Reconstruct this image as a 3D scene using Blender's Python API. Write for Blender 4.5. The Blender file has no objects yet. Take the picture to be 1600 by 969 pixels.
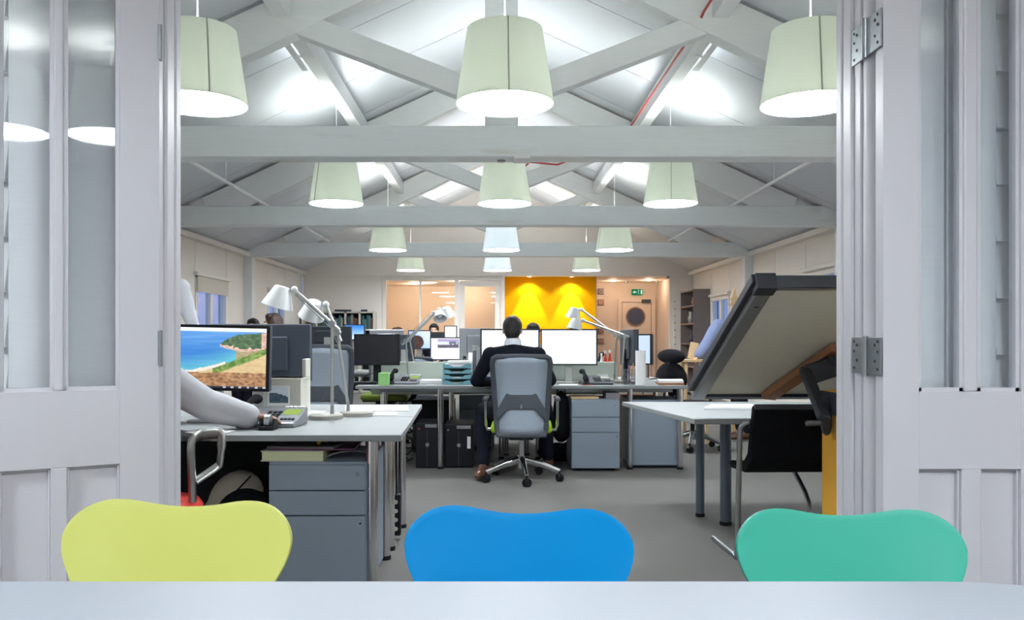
import bpy, math, random
from mathutils import Vector, Matrix
random.seed(7)
scene = bpy.context.scene
COL = scene.collection
PI = math.pi
F = 1300.0; VX = 775.0; VY = 527.0; HC = 1.15        # focal length in pixels, vanishing point, eye height

# ------------------------------------------------------------------ camera, world, exposure
cam_data = bpy.data.cameras.new('camera')
cam_data.sensor_width = 36.0
cam_data.lens = F / 1600.0 * 36.0
cam_data.shift_x = (800.0 - VX) / 1600.0
cam_data.shift_y = (VY - 484.5) / 1600.0
cam_data.clip_start = 0.05
cam = bpy.data.objects.new('camera', cam_data)
cam.location = (0, 0, HC); cam.rotation_euler = (PI / 2, 0, 0)
COL.objects.link(cam); scene.camera = cam

world = bpy.data.worlds.new('dusk'); scene.world = world
world.use_nodes = True
bg = world.node_tree.nodes['Background']
bg.inputs[0].default_value = (0.13, 0.20, 0.40, 1); bg.inputs[1].default_value = 0.75

scene.view_settings.view_transform = 'Standard'
scene.view_settings.look = 'None'
scene.view_settings.exposure = 1.48
scene.view_settings.gamma = 1.0
scene.view_settings.use_curve_mapping = False

PENDANT_DISC = 22.0      # radiance of the white diffusers
PENDANT_BULB = 11.0     # watts of the bulb above each diffuser
NEAR_BULB = 5.0

# ------------------------------------------------------------------ materials
def lin(c):
    r = []
    for v in c[:3]:
        v = v / 255.0
        r.append(v / 12.92 if v <= 0.04045 else ((v + 0.055) / 1.055) ** 2.4)
    return (r[0], r[1], r[2], 1.0)

def mat(name, rgb, rough=0.5, metal=0.0, var=0.0, scale=20.0, bump=0.0, emit=None, estr=1.0, spec=0.5, stretch=None, rgb2=None):
    m = bpy.data.materials.new(name); m.use_nodes = True
    nt = m.node_tree; b = nt.nodes['Principled BSDF']
    b.inputs['Base Color'].default_value = lin(rgb)
    b.inputs['Roughness'].default_value = rough
    b.inputs['Metallic'].default_value = metal
    b.inputs['Specular IOR Level'].default_value = spec
    if emit:
        b.inputs['Emission Color'].default_value = lin(emit)
        b.inputs['Emission Strength'].default_value = estr
    if var or bump or rgb2:
        tc = nt.nodes.new('ShaderNodeTexCoord')
        mp = nt.nodes.new('ShaderNodeMapping')
        nt.links.new(tc.outputs['Object'], mp.inputs['Vector'])
        if stretch: mp.inputs['Scale'].default_value = stretch
        no = nt.nodes.new('ShaderNodeTexNoise')
        no.inputs['Scale'].default_value = scale; no.inputs['Detail'].default_value = 5
        nt.links.new(mp.outputs['Vector'], no.inputs['Vector'])
        if var or rgb2:
            mx = nt.nodes.new('ShaderNodeMix'); mx.data_type = 'RGBA'
            c = lin(rgb); k = 1 - var
            mx.inputs['A'].default_value = c
            mx.inputs['B'].default_value = lin(rgb2) if rgb2 else (c[0] * k, c[1] * k, c[2] * k, 1)
            nt.links.new(no.outputs['Fac'], mx.inputs['Factor'])
            nt.links.new(mx.outputs['Result'], b.inputs['Base Color'])
        if bump:
            bp = nt.nodes.new('ShaderNodeBump'); bp.inputs['Strength'].default_value = bump
            bp.inputs['Distance'].default_value = 0.01
            nt.links.new(no.outputs['Fac'], bp.inputs['Height'])
            nt.links.new(bp.outputs['Normal'], b.inputs['Normal'])
    return m

def emission(name, rgb, s):
    m = bpy.data.materials.new(name); m.use_nodes = True
    nt = m.node_tree; nt.nodes.clear()
    e = nt.nodes.new('ShaderNodeEmission'); e.inputs[0].default_value = lin(rgb); e.inputs[1].default_value = s
    o = nt.nodes.new('ShaderNodeOutputMaterial'); nt.links.new(e.outputs[0], o.inputs[0])
    return m

def glass(name, tint=(252, 254, 254), refl=1.0, rough=0.02):
    m = bpy.data.materials.new(name); m.use_nodes = True
    nt = m.node_tree; nt.nodes.clear()
    t = nt.nodes.new('ShaderNodeBsdfTransparent'); t.inputs[0].default_value = lin(tint)
    g = nt.nodes.new('ShaderNodeBsdfGlossy'); g.inputs['Roughness'].default_value = rough
    fr = nt.nodes.new('ShaderNodeFresnel'); fr.inputs[0].default_value = 1.5
    mu = nt.nodes.new('ShaderNodeMath'); mu.operation = 'MULTIPLY'; mu.inputs[1].default_value = refl
    nt.links.new(fr.outputs[0], mu.inputs[0])
    mx = nt.nodes.new('ShaderNodeMixShader')
    nt.links.new(mu.outputs[0], mx.inputs[0]); nt.links.new(t.outputs[0], mx.inputs[1]); nt.links.new(g.outputs[0], mx.inputs[2])
    o = nt.nodes.new('ShaderNodeOutputMaterial'); nt.links.new(mx.outputs[0], o.inputs[0])
    return m

def fabric_shade(name, rgb, trans=0.35):
    m = bpy.data.materials.new(name); m.use_nodes = True
    nt = m.node_tree; nt.nodes.clear()
    d = nt.nodes.new('ShaderNodeBsdfDiffuse'); d.inputs[0].default_value = lin(rgb)
    t = nt.nodes.new('ShaderNodeBsdfTranslucent'); t.inputs[0].default_value = lin(rgb)
    tc = nt.nodes.new('ShaderNodeTexCoord'); mp = nt.nodes.new('ShaderNodeMapping'); mp.inputs['Scale'].default_value = (1, 1, 6)
    no = nt.nodes.new('ShaderNodeTexNoise'); no.inputs['Scale'].default_value = 40
    nt.links.new(tc.outputs['Object'], mp.inputs[0]); nt.links.new(mp.outputs[0], no.inputs['Vector'])
    bp = nt.nodes.new('ShaderNodeBump'); bp.inputs['Strength'].default_value = 0.15; bp.inputs['Distance'].default_value = 0.003
    nt.links.new(no.outputs['Fac'], bp.inputs['Height']); nt.links.new(bp.outputs['Normal'], d.inputs['Normal'])
    mx = nt.nodes.new('ShaderNodeMixShader'); mx.inputs[0].default_value = trans
    nt.links.new(d.outputs[0], mx.inputs[1]); nt.links.new(t.outputs[0], mx.inputs[2])
    o = nt.nodes.new('ShaderNodeOutputMaterial'); nt.links.new(mx.outputs[0], o.inputs[0])
    return m

def picture_mat(name, strength):
    """flat picture stored as a colour attribute: a lit screen (strength) or a print (0)"""
    m = bpy.data.materials.new(name); m.use_nodes = True
    nt = m.node_tree; b = nt.nodes['Principled BSDF']
    a = nt.nodes.new('ShaderNodeVertexColor'); a.layer_name = 'picture'
    if strength:
        b.inputs['Base Color'].default_value = (0.01, 0.01, 0.01, 1)
        nt.links.new(a.outputs['Color'], b.inputs['Emission Color'])
        b.inputs['Emission Strength'].default_value = strength
    else:
        nt.links.new(a.outputs['Color'], b.inputs['Base Color'])
    b.inputs['Roughness'].default_value = 0.35
    return m

def stained_wood(name, rgb, stain):
    m = mat(name, rgb, 0.55, var=0.07, scale=6, bump=0.25, stretch=(0.6, 8, 8))
    nt = m.node_tree; b = nt.nodes['Principled BSDF']
    src = b.inputs['Base Color'].links[0].from_socket
    tc = nt.nodes.new('ShaderNodeTexCoord')
    mp = nt.nodes.new('ShaderNodeMapping'); mp.inputs['Scale'].default_value = (1.2, 3, 9)
    nt.links.new(tc.outputs['Object'], mp.inputs[0])
    no = nt.nodes.new('ShaderNodeTexNoise'); no.inputs['Scale'].default_value = 1.3; no.inputs['Detail'].default_value = 6
    nt.links.new(mp.outputs[0], no.inputs['Vector'])
    rp = nt.nodes.new('ShaderNodeValToRGB')
    rp.color_ramp.elements[0].position = 0.60; rp.color_ramp.elements[0].color = (0, 0, 0, 1)
    rp.color_ramp.elements[1].position = 0.80; rp.color_ramp.elements[1].color = (0.5, 0.5, 0.5, 1)
    nt.links.new(no.outputs['Fac'], rp.inputs[0])
    mx = nt.nodes.new('ShaderNodeMix'); mx.data_type = 'RGBA'
    nt.links.new(rp.outputs[0], mx.inputs['Factor']); nt.links.new(src, mx.inputs['A'])
    mx.inputs['B'].default_value = lin(stain)
    nt.links.new(mx.outputs['Result'], b.inputs['Base Color'])
    return m

MT = dict(
    door_paint=mat('door_paint', (222, 221, 228), 0.38, var=0.03, scale=9, bump=0.05, stretch=(3, 3, 0.6)),
    cladding=mat('cladding_paint', (246, 247, 250), 0.5, var=0.05, scale=12, bump=0.1, stretch=(1, 1, 6)),
    wall=mat('wall_paint', (236, 231, 224), 0.6, var=0.04, scale=5),
    wall_warm=mat('wall_warm_paint', (238, 222, 205), 0.6, var=0.03, scale=5),
    wall_pale=mat('wall_end_paint', (238, 231, 224), 0.6, var=0.03, scale=5),
    ceil=mat('ceiling_paint', (217, 220, 225), 0.55, var=0.04, scale=4),
    beam=stained_wood('beam_paint', (232, 237, 238), (190, 180, 150)),
    rafter=mat('rafter_paint', (232, 234, 234), 0.55, var=0.06, scale=7, bump=0.2, stretch=(1, 6, 6)),
    carpet=mat('carpet', (132, 131, 128), 0.95, var=0.35, scale=260, bump=0.6, spec=0.1),
    seam=mat('seam', (120, 122, 120), 0.8),
    yellow_wall=mat('yellow_wall_paint', (252, 184, 2), 0.6, spec=0.1, var=0.03, scale=4),
    glass=glass('door_glass', (251, 253, 254), 1.0),
    glass_win=glass('window_glass', (250, 252, 255), 0.25),
    shelf_grey=mat('shelf_grey', (128, 116, 112), 0.6, var=0.1, scale=10),
    tube_glow=emission('tube_glow', (235, 246, 255), 3.5),
    glass_far=glass('partition_glass', (253, 252, 250), 1.0),
    table_white=mat('table_white', (182, 188, 198), 0.5, var=0.01, scale=3, spec=0.3),
    desk=mat('desk_laminate', (136, 141, 142), 0.5, spec=0.3, var=0.03, scale=6),
    desk_edge=mat('desk_edge', (170, 172, 168), 0.5),
    chrome=mat('chrome', (215, 215, 218), 0.16, 1.0),
    steel=mat('steel', (170, 175, 180), 0.32, 1.0, var=0.06, scale=30),
    grey_leg=mat('grey_leg_paint', (96, 108, 122), 0.35, 0.3),
    alu=mat('aluminium', (190, 192, 190), 0.35, 1.0, var=0.08, scale=20),
    cab=mat('cabinet_grey', (133, 147, 161), 0.5, var=0.04, scale=14),
    cab_dark=mat('cabinet_gap', (62, 68, 76), 0.7),
    black=mat('black_plastic', (24, 26, 32), 0.55, var=0.1, scale=30, spec=0.25),
    black_soft=mat('black_fabric', (20, 22, 27), 0.9, var=0.25, scale=180, bump=0.3, spec=0.2),
    dark_back=mat('monitor_back', (54, 62, 74), 0.5, var=0.05, scale=30),
    charcoal=mat('chair_charcoal', (66, 72, 80), 0.5, var=0.05, scale=30),
    screen_off=mat('screen_off', (34, 35, 42), 0.22),
    mesh_grey=mat('mesh_grey', (150, 162, 176), 0.8, var=0.12, scale=220, bump=0.3),
    green_seat=mat('green_seat', (150, 190, 20), 0.85, var=0.15, scale=150),
    olive=mat('olive_seat', (110, 130, 45), 0.85, var=0.15, scale=150),
    red_seat=mat('red_seat', (225, 55, 45), 0.7, var=0.1, scale=100),
    shade=fabric_shade('shade_green', (224, 228, 218), 0.095),
    shade_blue=fabric_shade('shade_white_blue', (226, 231, 233), 0.12),
    shade_seam=mat('shade_seam', (168, 172, 160), 0.8),
    disc_near=emission('meeting_diffuser', (240, 247, 255), 21.5),
    disc=emission('pendant_diffuser', (246, 251, 255), PENDANT_DISC),
    cord=mat('white_cord', (235, 235, 235), 0.4),
    lamp_white=mat('lamp_white', (208, 211, 213), 0.35),
    lamp_grey=mat('lamp_grey', (150, 155, 160), 0.35, 0.6),
    base_disc=mat('lamp_base', (176, 174, 166), 0.4, 0.5, var=0.15, scale=60),
    y_chair=mat('lime_lacquer', (214, 219, 120), 0.42, spec=0.3, var=0.02, scale=6),
    b_chair=mat('blue_lacquer', (0, 140, 208), 0.45, spec=0.12, var=0.02, scale=6),
    t_chair=mat('teal_lacquer', (66, 182, 158), 0.42, spec=0.3, var=0.02, scale=6),
    hinge=mat('hinge_zinc', (150, 156, 160), 0.35, 0.9, var=0.1, scale=60),
    hinge_dark=mat('hinge_screw', (58, 60, 62), 0.5, 0.5),
    paper=mat('paper', (240, 240, 242), 0.8, var=0.03, scale=20),
    cream=mat('cream_card', (200, 199, 188), 0.7, var=0.03, scale=20),
    purple=mat('purple_folder', (110, 50, 95), 0.5),
    pastel=mat('pastel_green_pages', (205, 212, 170), 0.8, var=0.1, scale=60, stretch=(1, 1, 20)),
    greypaper=mat('grey_papers', (128, 126, 130), 0.8, var=0.15, scale=30),
    yellow=mat('yellow_plastic', (235, 205, 40), 0.5),
    ochre=mat('ochre_panel', (226, 168, 42), 0.5, var=0.05, scale=10),
    board=mat('board_back', (224, 221, 206), 0.7, var=0.08, scale=30, bump=0.1),
    board_alu=mat('board_frame', (150, 152, 152), 0.42, 0.5, var=0.05, scale=30),
    board_dark=mat('board_dark', (44, 48, 58), 0.5),
    wood=mat('brown_wood', (170, 116, 78), 0.5, var=0.25, scale=14, stretch=(1, 8, 1)),
    pale_wood=mat('pale_wood', (206, 176, 132), 0.55, var=0.2, scale=14, stretch=(6, 6, 1)),
    teal_tray=mat('teal_tray', (112, 170, 184), 0.4),
    note_green=mat('green_notes', (150, 208, 130), 0.8),
    panel_green=mat('desk_screen', (204, 214, 202), 0.7, var=0.03, scale=40),
    red=mat('red_plastic', (205, 60, 45), 0.5),
    red_cable=mat('red_cable', (190, 70, 66), 0.5),
    phone_silver=mat('phone_silver', (138, 142, 148), 0.35, 0.3),
    phone_lcd=emission('phone_display', (176, 205, 110), 0.33),
    skin=mat('skin', (214, 168, 140), 0.55, var=0.06, scale=30),
    skin_dark=mat('skin_brown', (142, 104, 88), 0.55, var=0.08, scale=30),
    hair=mat('dark_hair', (26, 22, 22), 0.6, var=0.35, scale=90, bump=0.4, stretch=(1, 1, 0.2)),
    hair_brown=mat('brown_hair', (66, 48, 42), 0.6, var=0.35, scale=90, bump=0.4, stretch=(1, 1, 0.2)),
    sweater=mat('black_sweater', (24, 28, 38), 0.95, var=0.25, scale=160, bump=0.3, spec=0.15),
    trousers=mat('dark_trousers', (24, 28, 40), 0.9, var=0.2, scale=120, spec=0.15),
    white_shirt=mat('white_shirt', (226, 230, 238), 0.85, var=0.06, scale=14),
    grey_shirt=mat('pale_grey_shirt', (176, 177, 182), 0.85, var=0.08, scale=14),
    blue_shirt=mat('blue_shirt', (118, 130, 166), 0.85, var=0.1, scale=14),
    shoe=mat('brown_shoe', (86, 58, 42), 0.4),
    eye=mat('eye_white', (235, 232, 228), 0.3), pupil=mat('pupil', (30, 22, 18), 0.3), lip=mat('lip', (176, 110, 100), 0.5),
    exit_green=emission('exit_sign_green', (30, 130, 84), 0.3),
    exit_white=emission('exit_sign_white', (200, 225, 205), 0.4),
    spot_white=emission('downlight_glow', (255, 244, 225), 9.0),
    door_round=mat('round_pane_rim', (150, 120, 100), 0.5),
    dusk_pane=mat('round_pane_glass', (84, 94, 120), 0.15),
    blue_sign=mat('blue_sign', (60, 90, 160), 0.5),
    blind=mat('blind_fabric', (214, 206, 194), 0.8, var=0.03, scale=60),
    cream_bag=mat('cream_cloth', (205, 196, 180), 0.8, var=0.1, scale=20),
    spot_metal=mat('white_metal', (230, 228, 224), 0.4),
)
P_LIT = picture_mat('lit_screen', 0.42)
P_PRINT = picture_mat('printed_picture', 0)

# ------------------------------------------------------------------ mesh builder
def frame_from(d):
    d = Vector(d).normalized()
    a = Vector((0, 0, 1)) if abs(d.z) < 0.9 else Vector((1, 0, 0))
    u = d.cross(a).normalized(); v = d.cross(u).normalized()
    return u, v

class MB:
    def __init__(s): s.v = []; s.f = []
    def quad(s, a, b, c, d):
        k = len(s.v); s.v += [tuple(a), tuple(b), tuple(c), tuple(d)]; s.f.append((k, k + 1, k + 2, k + 3)); return s
    def box(s, x0, x1, y0, y1, z0, z1):
        k = len(s.v)
        s.v += [(x0, y0, z0), (x1, y0, z0), (x1, y1, z0), (x0, y1, z0), (x0, y0, z1), (x1, y0, z1), (x1, y1, z1), (x0, y1, z1)]
        s.f += [tuple(k + i for i in f) for f in ((0, 3, 2, 1), (4, 5, 6, 7), (0, 1, 5, 4), (1, 2, 6, 5), (2, 3, 7, 6), (3, 0, 4, 7))]
        return s
    def obox(s, c, size, rot=None):
        m = rot.to_3x3() if rot else Matrix.Identity(3)
        k = len(s.v); hx, hy, hz = [q / 2 for q in size]; c = Vector(c)
        for p in ((-hx, -hy, -hz), (hx, -hy, -hz), (hx, hy, -hz), (-hx, hy, -hz), (-hx, -hy, hz), (hx, -hy, hz), (hx, hy, hz), (-hx, hy, hz)):
            s.v.append(tuple(c + m @ Vector(p)))
        s.f += [tuple(k + i for i in f) for f in ((0, 3, 2, 1), (4, 5, 6, 7), (0, 1, 5, 4), (1, 2, 6, 5), (2, 3, 7, 6), (3, 0, 4, 7))]
        return s
    def bar(s, a, b, w, h, up=(0, 0, 1)):
        """rectangular bar from a to b: w sideways, h along up"""
        a = Vector(a); b = Vector(b); d = (b - a).normalized()
        u = d.cross(Vector(up)).normalized(); v = u.cross(d).normalized()
        k = len(s.v)
        for p in (a, b):
            for i, j in ((-1, -1), (1, -1), (1, 1), (-1, 1)):
                s.v.append(tuple(p + u * (i * w / 2) + v * (j * h / 2)))
        s.f += [(k + 3, k + 2, k + 1, k), (k + 4, k + 5, k + 6, k + 7)] + [(k + i, k + (i + 1) % 4, k + 4 + (i + 1) % 4, k + 4 + i) for i in range(4)]
        return s
    def tube(s, pts, r, n=8, caps=True, closed=False):
        pts = [Vector(p) for p in pts]
        rs = r if isinstance(r, list) else [r] * len(pts)
        k = len(s.v); u = None; N = len(pts)
        for i, p in enumerate(pts):
            if closed: d = (pts[(i + 1) % N] - pts[i - 1])
            else: d = (pts[min(i + 1, N - 1)] - pts[max(i - 1, 0)])
            if d.length < 1e-9: d = Vector((0, 0, 1))
            d.normalize()
            if u is None: u, v = frame_from(d)
            else:
                u = (u - d * u.dot(d)); u = u.normalized() if u.length > 1e-6 else frame_from(d)[0]
                v = d.cross(u).normalized()
            rr = rs[i]
            ra, rb = rr if isinstance(rr, tuple) else (rr, rr)
            for j in range(n):
                a = 2 * PI * j / n
                s.v.append(tuple(p + u * (math.cos(a) * ra) + v * (math.sin(a) * rb)))
        M_ = N if closed else N - 1
        for i in range(M_):
            for j in range(n):
                i2 = (i + 1) % N
                s.f.append((k + i * n + j, k + i * n + (j + 1) % n, k + i2 * n + (j + 1) % n, k + i2 * n + j))
        if caps and not closed:
            s.f.append(tuple(k + j for j in reversed(range(n)))); s.f.append(tuple(k + (N - 1) * n + j for j in range(n)))
        return s
    def cyl(s, a, b, r0, r1=None, n=16, caps=True):
        return s.tube([a, b], [r0, r0 if r1 is None else r1], n, caps)
    def lathe(s, prof, n=24, c=(0, 0, 0), rot=None, closed=False):
        """prof: (radius, z) list; closed joins last to first"""
        m = rot.to_3x3() if rot else Matrix.Identity(3); c = Vector(c); k = len(s.v)
        for r, z in prof:
            for j in range(n):
                a = 2 * PI * j / n
                s.v.append(tuple(c + m @ Vector((r * math.cos(a), r * math.sin(a), z))))
        L = len(prof)
        for i in range(L if closed else L - 1):
            i2 = (i + 1) % L
            for j in range(n):
                s.f.append((k + i * n + j, k + i * n + (j + 1) % n, k + i2 * n + (j + 1) % n, k + i2 * n + j))
        if not closed:
            if prof[0][0] > 1e-6: s.f.append(tuple(k + j for j in reversed(range(n))))
            if prof[-1][0] > 1e-6: s.f.append(tuple(k + (L - 1) * n + j for j in range(n)))
        return s
    def prism(s, pts, axis, a, b):
        """outline pts (2-d) pushed along axis from a to b; axis x: (y,z), y: (x,z), z: (x,y)"""
        def P(p, t):
            return (t, p[0], p[1]) if axis == 'x' else ((p[0], t, p[1]) if axis == 'y' else (p[0], p[1], t))
        n = len(pts); k = len(s.v)
        s.v += [P(p, a) for p in pts] + [P(p, b) for p in pts]
        s.f.append(tuple(k + i for i in range(n))); s.f.append(tuple(k + n + i for i in reversed(range(n))))
        s.f += [(k + i, k + n + i, k + n + (i + 1) % n, k + (i + 1) % n) for i in range(n)]
        return s
    def ell(s, c, r, n=16, m=10, rot=None):
        if not isinstance(r, (tuple, list)): r = (r, r, r)
        R = rot.to_3x3() if rot else Matrix.Identity(3); c = Vector(c); k = len(s.v)
        s.v.append(tuple(c + R @ Vector((0, 0, -r[2]))))
        for i in range(1, m):
            t = -PI / 2 + PI * i / m
            for j in range(n):
                a = 2 * PI * j / n
                s.v.append(tuple(c + R @ Vector((r[0] * math.cos(t) * math.cos(a), r[1] * math.cos(t) * math.sin(a), r[2] * math.sin(t)))))
        s.v.append(tuple(c + R @ Vector((0, 0, r[2])))); top = len(s.v) - 1
        for j in range(n):
            s.f.append((k, k + 1 + (j + 1) % n, k + 1 + j))
            s.f.append((top, k + 1 + (m - 2) * n + j, k + 1 + (m - 2) * n + (j + 1) % n))
        for i in range(m - 2):
            for j in range(n):
                q = k + 1 + i * n
                s.f.append((q + j, q + (j + 1) % n, q + n + (j + 1) % n, q + n + j))
        return s
    def build(s, name, m, parent=None, smooth=True, bevel=0.0, seg=2, org=None, loc=None, fixn=True):
        me = bpy.data.meshes.new(name)
        o_ = Vector(org) if org is not None else None
        me.from_pydata([tuple(Vector(p) - o_) for p in s.v] if o_ is not None else s.v, [], s.f)
        if fixn:
            import bmesh
            bm = bmesh.new(); bm.from_mesh(me); bmesh.ops.recalc_face_normals(bm, faces=bm.faces); bm.to_mesh(me); bm.free()
        me.materials.append(m)
        if smooth:
            me.polygons.foreach_set('use_smooth', [True] * len(me.polygons))
            me.set_sharp_from_angle(angle=math.radians(40))
        me.update()
        ob = bpy.data.objects.new(name, me); COL.objects.link(ob)
        if parent: ob.parent = parent
        if loc is not None: ob.location = loc
        if bevel:
            b = ob.modifiers.new('bevel', 'BEVEL'); b.width = bevel; b.segments = seg; b.limit_method = 'ANGLE'
        return ob

def tag(o, label=None, cat=None, group=None, kind=None):
    if label: o['label'] = label
    if cat: o['category'] = cat
    if group: o['group'] = group
    if kind: o['kind'] = kind
    return o

def thing(name, label, cat, loc=(0, 0, 0), rotz=0.0, group=None, kind=None):
    o = bpy.data.objects.new(name, None); COL.objects.link(o)
    o.location = loc; o.rotation_euler = (0, 0, rotz); o.empty_display_size = 0.1
    return tag(o, label, cat, group, kind)

def struct(name, label=None):
    o = bpy.data.objects.new(name, None); COL.objects.link(o)
    return tag(o, label, None, None, 'structure')

def copy_tree(o, parent=None):
    c = o.copy(); COL.objects.link(c)
    if parent: c.parent = parent
    for ch in list(o.children): copy_tree(ch, c)
    return c

def at(px, py, y):
    """the world point that lies y metres ahead and reads at that place of the photograph"""
    return Vector(((px - VX) / F * y, y, HC + (VY - py) / F * y))
def ax(px, y): return (px - VX) / F * y
def az(py, y): return HC + (VY - py) / F * y

def light(name, kind, loc, energy, color, size=0.1, parent=None, rot=None, spot=None, blend=0.5):
    d = bpy.data.lights.new(name, kind); d.energy = energy; d.color = color
    if kind in ('POINT', 'SPOT'): d.shadow_soft_size = size
    if kind == 'AREA': d.size = size
    if spot: d.spot_size = spot; d.spot_blend = blend
    o = bpy.data.objects.new(name, d); COL.objects.link(o); o.location = loc
    if rot: o.rotation_euler = rot
    if parent: o.parent = parent
    return o

def picture(name, w, h, nx, ny, fn, m, parent, loc=(0, 0, 0)):
    """flat picture in the local XZ plane facing -Y, coloured cell by cell by fn(u, v) in sRGB 0-255"""
    me = bpy.data.meshes.new(name); v = []; f = []; cols = []
    for j in range(ny + 1):
        for i in range(nx + 1): v.append((-w / 2 + w * i / nx, 0, h * j / ny))
    for j in range(ny):
        for i in range(nx):
            k = j * (nx + 1) + i; f.append((k, k + 1, k + nx + 2, k + nx + 1))
            c = lin([max(0, min(255, q)) for q in fn((i + .5) / nx, (j + .5) / ny)])
            cols += list(c) * 4
    me.from_pydata(v, [], f)
    ca = me.color_attributes.new('picture', 'FLOAT_COLOR', 'CORNER')
    ca.data.foreach_set('color', cols)
    me.materials.append(m); me.update()
    o = bpy.data.objects.new(name, me); COL.objects.link(o); o.parent = parent; o.location = loc
    return o

def smooth(pts, n=5):
    P = [Vector(p) for p in pts]; out = []
    for i in range(len(P) - 1):
        p0, p1, p2, p3 = P[max(i - 1, 0)], P[i], P[i + 1], P[min(i + 2, len(P) - 1)]
        for k in range(n):
            t = k / n; out.append(.5 * ((2 * p1) + (p2 - p0) * t + (2 * p0 - 5 * p1 + 4 * p2 - p3) * t * t + (3 * p1 - p0 - 3 * p2 + p3) * t ** 3))
    return out + [P[-1]]
def lerp(a, b, t): return a + (b - a) * t
def interp(tab, x):
    for (x0, y0), (x1, y1) in zip(tab, tab[1:]):
        if x <= x1:
            t = (x - x0) / (x1 - x0) if x1 > x0 else 0
            t = max(0, min(1, t)); return y0 + (y1 - y0) * t
    return tab[-1][1]
def mix3(a, b, t): return tuple(lerp(p, q, max(0, min(1, t))) for p, q in zip(a, b))
from mathutils import noise as mnoise
def nz(x, y, s=1.0, o=0.0): return mnoise.noise(Vector((x * s + o, y * s - o, o * 1.7)))

# ------------------------------------------------------------------ the setting
CX = 0.04; HW = 4.13; WTOP = 2.53; SL = 0.46; RIDGE = WTOP + SL * HW
XL = CX - HW; XR = CX + HW; YB = 17.6
TRUSS_Y = (6.15, 9.85, 13.6)
def zc(x): return WTOP + SL * (HW - abs(x - CX))

fl = MB().box(-4.6, 4.7, -3.2, 21.6, -0.12, 0).build('floor', MT['carpet'], smooth=False)
tag(fl, 'grey flecked carpet running through the whole office', kind='structure')

def side_wall(name, label, X, sgn, windows):
    w = struct(name, label)
    cuts = []
    y = 2.62
    edges = sorted({2.62, YB} | {a for a, b, _, _ in windows} | {b for a, b, _, _ in windows})
    def inwin(a, b):
        for q in windows:
            if a >= q[0] - 1e-4 and b <= q[1] + 1e-4: return q
    bk = MB()
    for a, b in zip(edges, edges[1:]):
        q = inwin(a, b)
        x0, x1 = (X - 0.12, X - 0.02) if sgn < 0 else (X + 0.02, X + 0.12)
        if q: bk.box(x0, x1, a, b, 0, q[2]); bk.box(x0, x1, a, b, q[3], WTOP + 0.1)
        else: bk.box(x0, x1, a, b, 0, WTOP + 0.1)
        n = max(1, round((b - a) / 1.2)); st = (b - a) / n
        for i in range(n):
            p0, p1 = a + i * st + 0.006, a + (i + 1) * st - 0.006
            xx = (X - 0.02, X) if sgn < 0 else (X, X + 0.02)
            if q:
                MB().box(*xx, p0, p1, 0.0, q[2] - .005).build('panel', MT['wall'], w, smooth=False)
                MB().box(*xx, p0, p1, q[3] + .005, WTOP).build('panel', MT['wall'], w, smooth=False)
            else:
                MB().box(*xx, p0, p1, 0.0, WTOP).build('panel', MT['wall'], w, smooth=False)
    bk.build('backing', MT['seam'], w, smooth=False)
    return w
WIN_L = [(11.3, 12.62, 0.95, 1.97), (14.9, 16.1, 0.95, 1.97)]
WIN_R = [(10.0, 11.2, 0.95, 2.0), (14.85, 16.05, 0.95, 1.9)]
side_wall('wall_left', 'white boarded side wall with tall vertical joints', XL, -1, WIN_L)
side_wall('wall_right', 'white boarded side wall behind the drawing board', XR, 1, WIN_R)

wn = 0
for X, sgn, wins in ((XL, -1, WIN_L), (XR, 1, WIN_R)):
    for (a, b, z0, z1) in wins:
        wn += 1
        w = struct('window_%d' % wn, 'dusk blue casement window with blind in the %s wall' % ('left' if sgn < 0 else 'right'))
        x0, x1 = (X - 0.08, X + 0.015) if sgn < 0 else (X - 0.015, X + 0.08)
        fr = MB()
        fr.box(x0, x1, a, a + .06, z0, z1); fr.box(x0, x1, b - .06, b, z0, z1)
        fr.box(x0, x1, a + .06, b - .06, z0, z0 + .06); fr.box(x0, x1, a + .06, b - .06, z1 - .06, z1)
        for t in (0.5,):
            c = lerp(a, b, t); fr.box(x0 + .01, x1 - .01, c - .05, c + .05, z0 + .06, z1 - .06)
        fr.build('window_frame', MT['wall'], w, smooth=False, bevel=0.004)
        mu = MB(); mu.box((x0 + x1) / 2 - .02, (x0 + x1) / 2 + .02, a + .06, b - .06, z0 + .28, z0 + .31)
        mu.build('glazing_bar', MT['wall'], w, smooth=False)
        for q0, q1 in ((a + .06, (a + b) / 2 - .05), ((a + b) / 2 + .05, b - .06)):
            MB().box((x0 + x1) / 2 - .004, (x0 + x1) / 2 + .004, q0, q1, z0 + .06, z1 - .06).build('pane', MT['glass_win'], w, smooth=False)
        xb = X + 0.03 if sgn < 0 else X - 0.03
        if sgn < 0: MB().box(xb - .008, xb + .008, a + .02, b - .02, z1 - .2, z1 + .02).build('roller_blind', MT['blind'], w, smooth=False)
        MB().box(xb - .03, xb + .03, a - .06, b + .06, z1 + .02, z1 + .07).build('window_head', MT['wall'], w, smooth=False, bevel=0.004)

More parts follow.
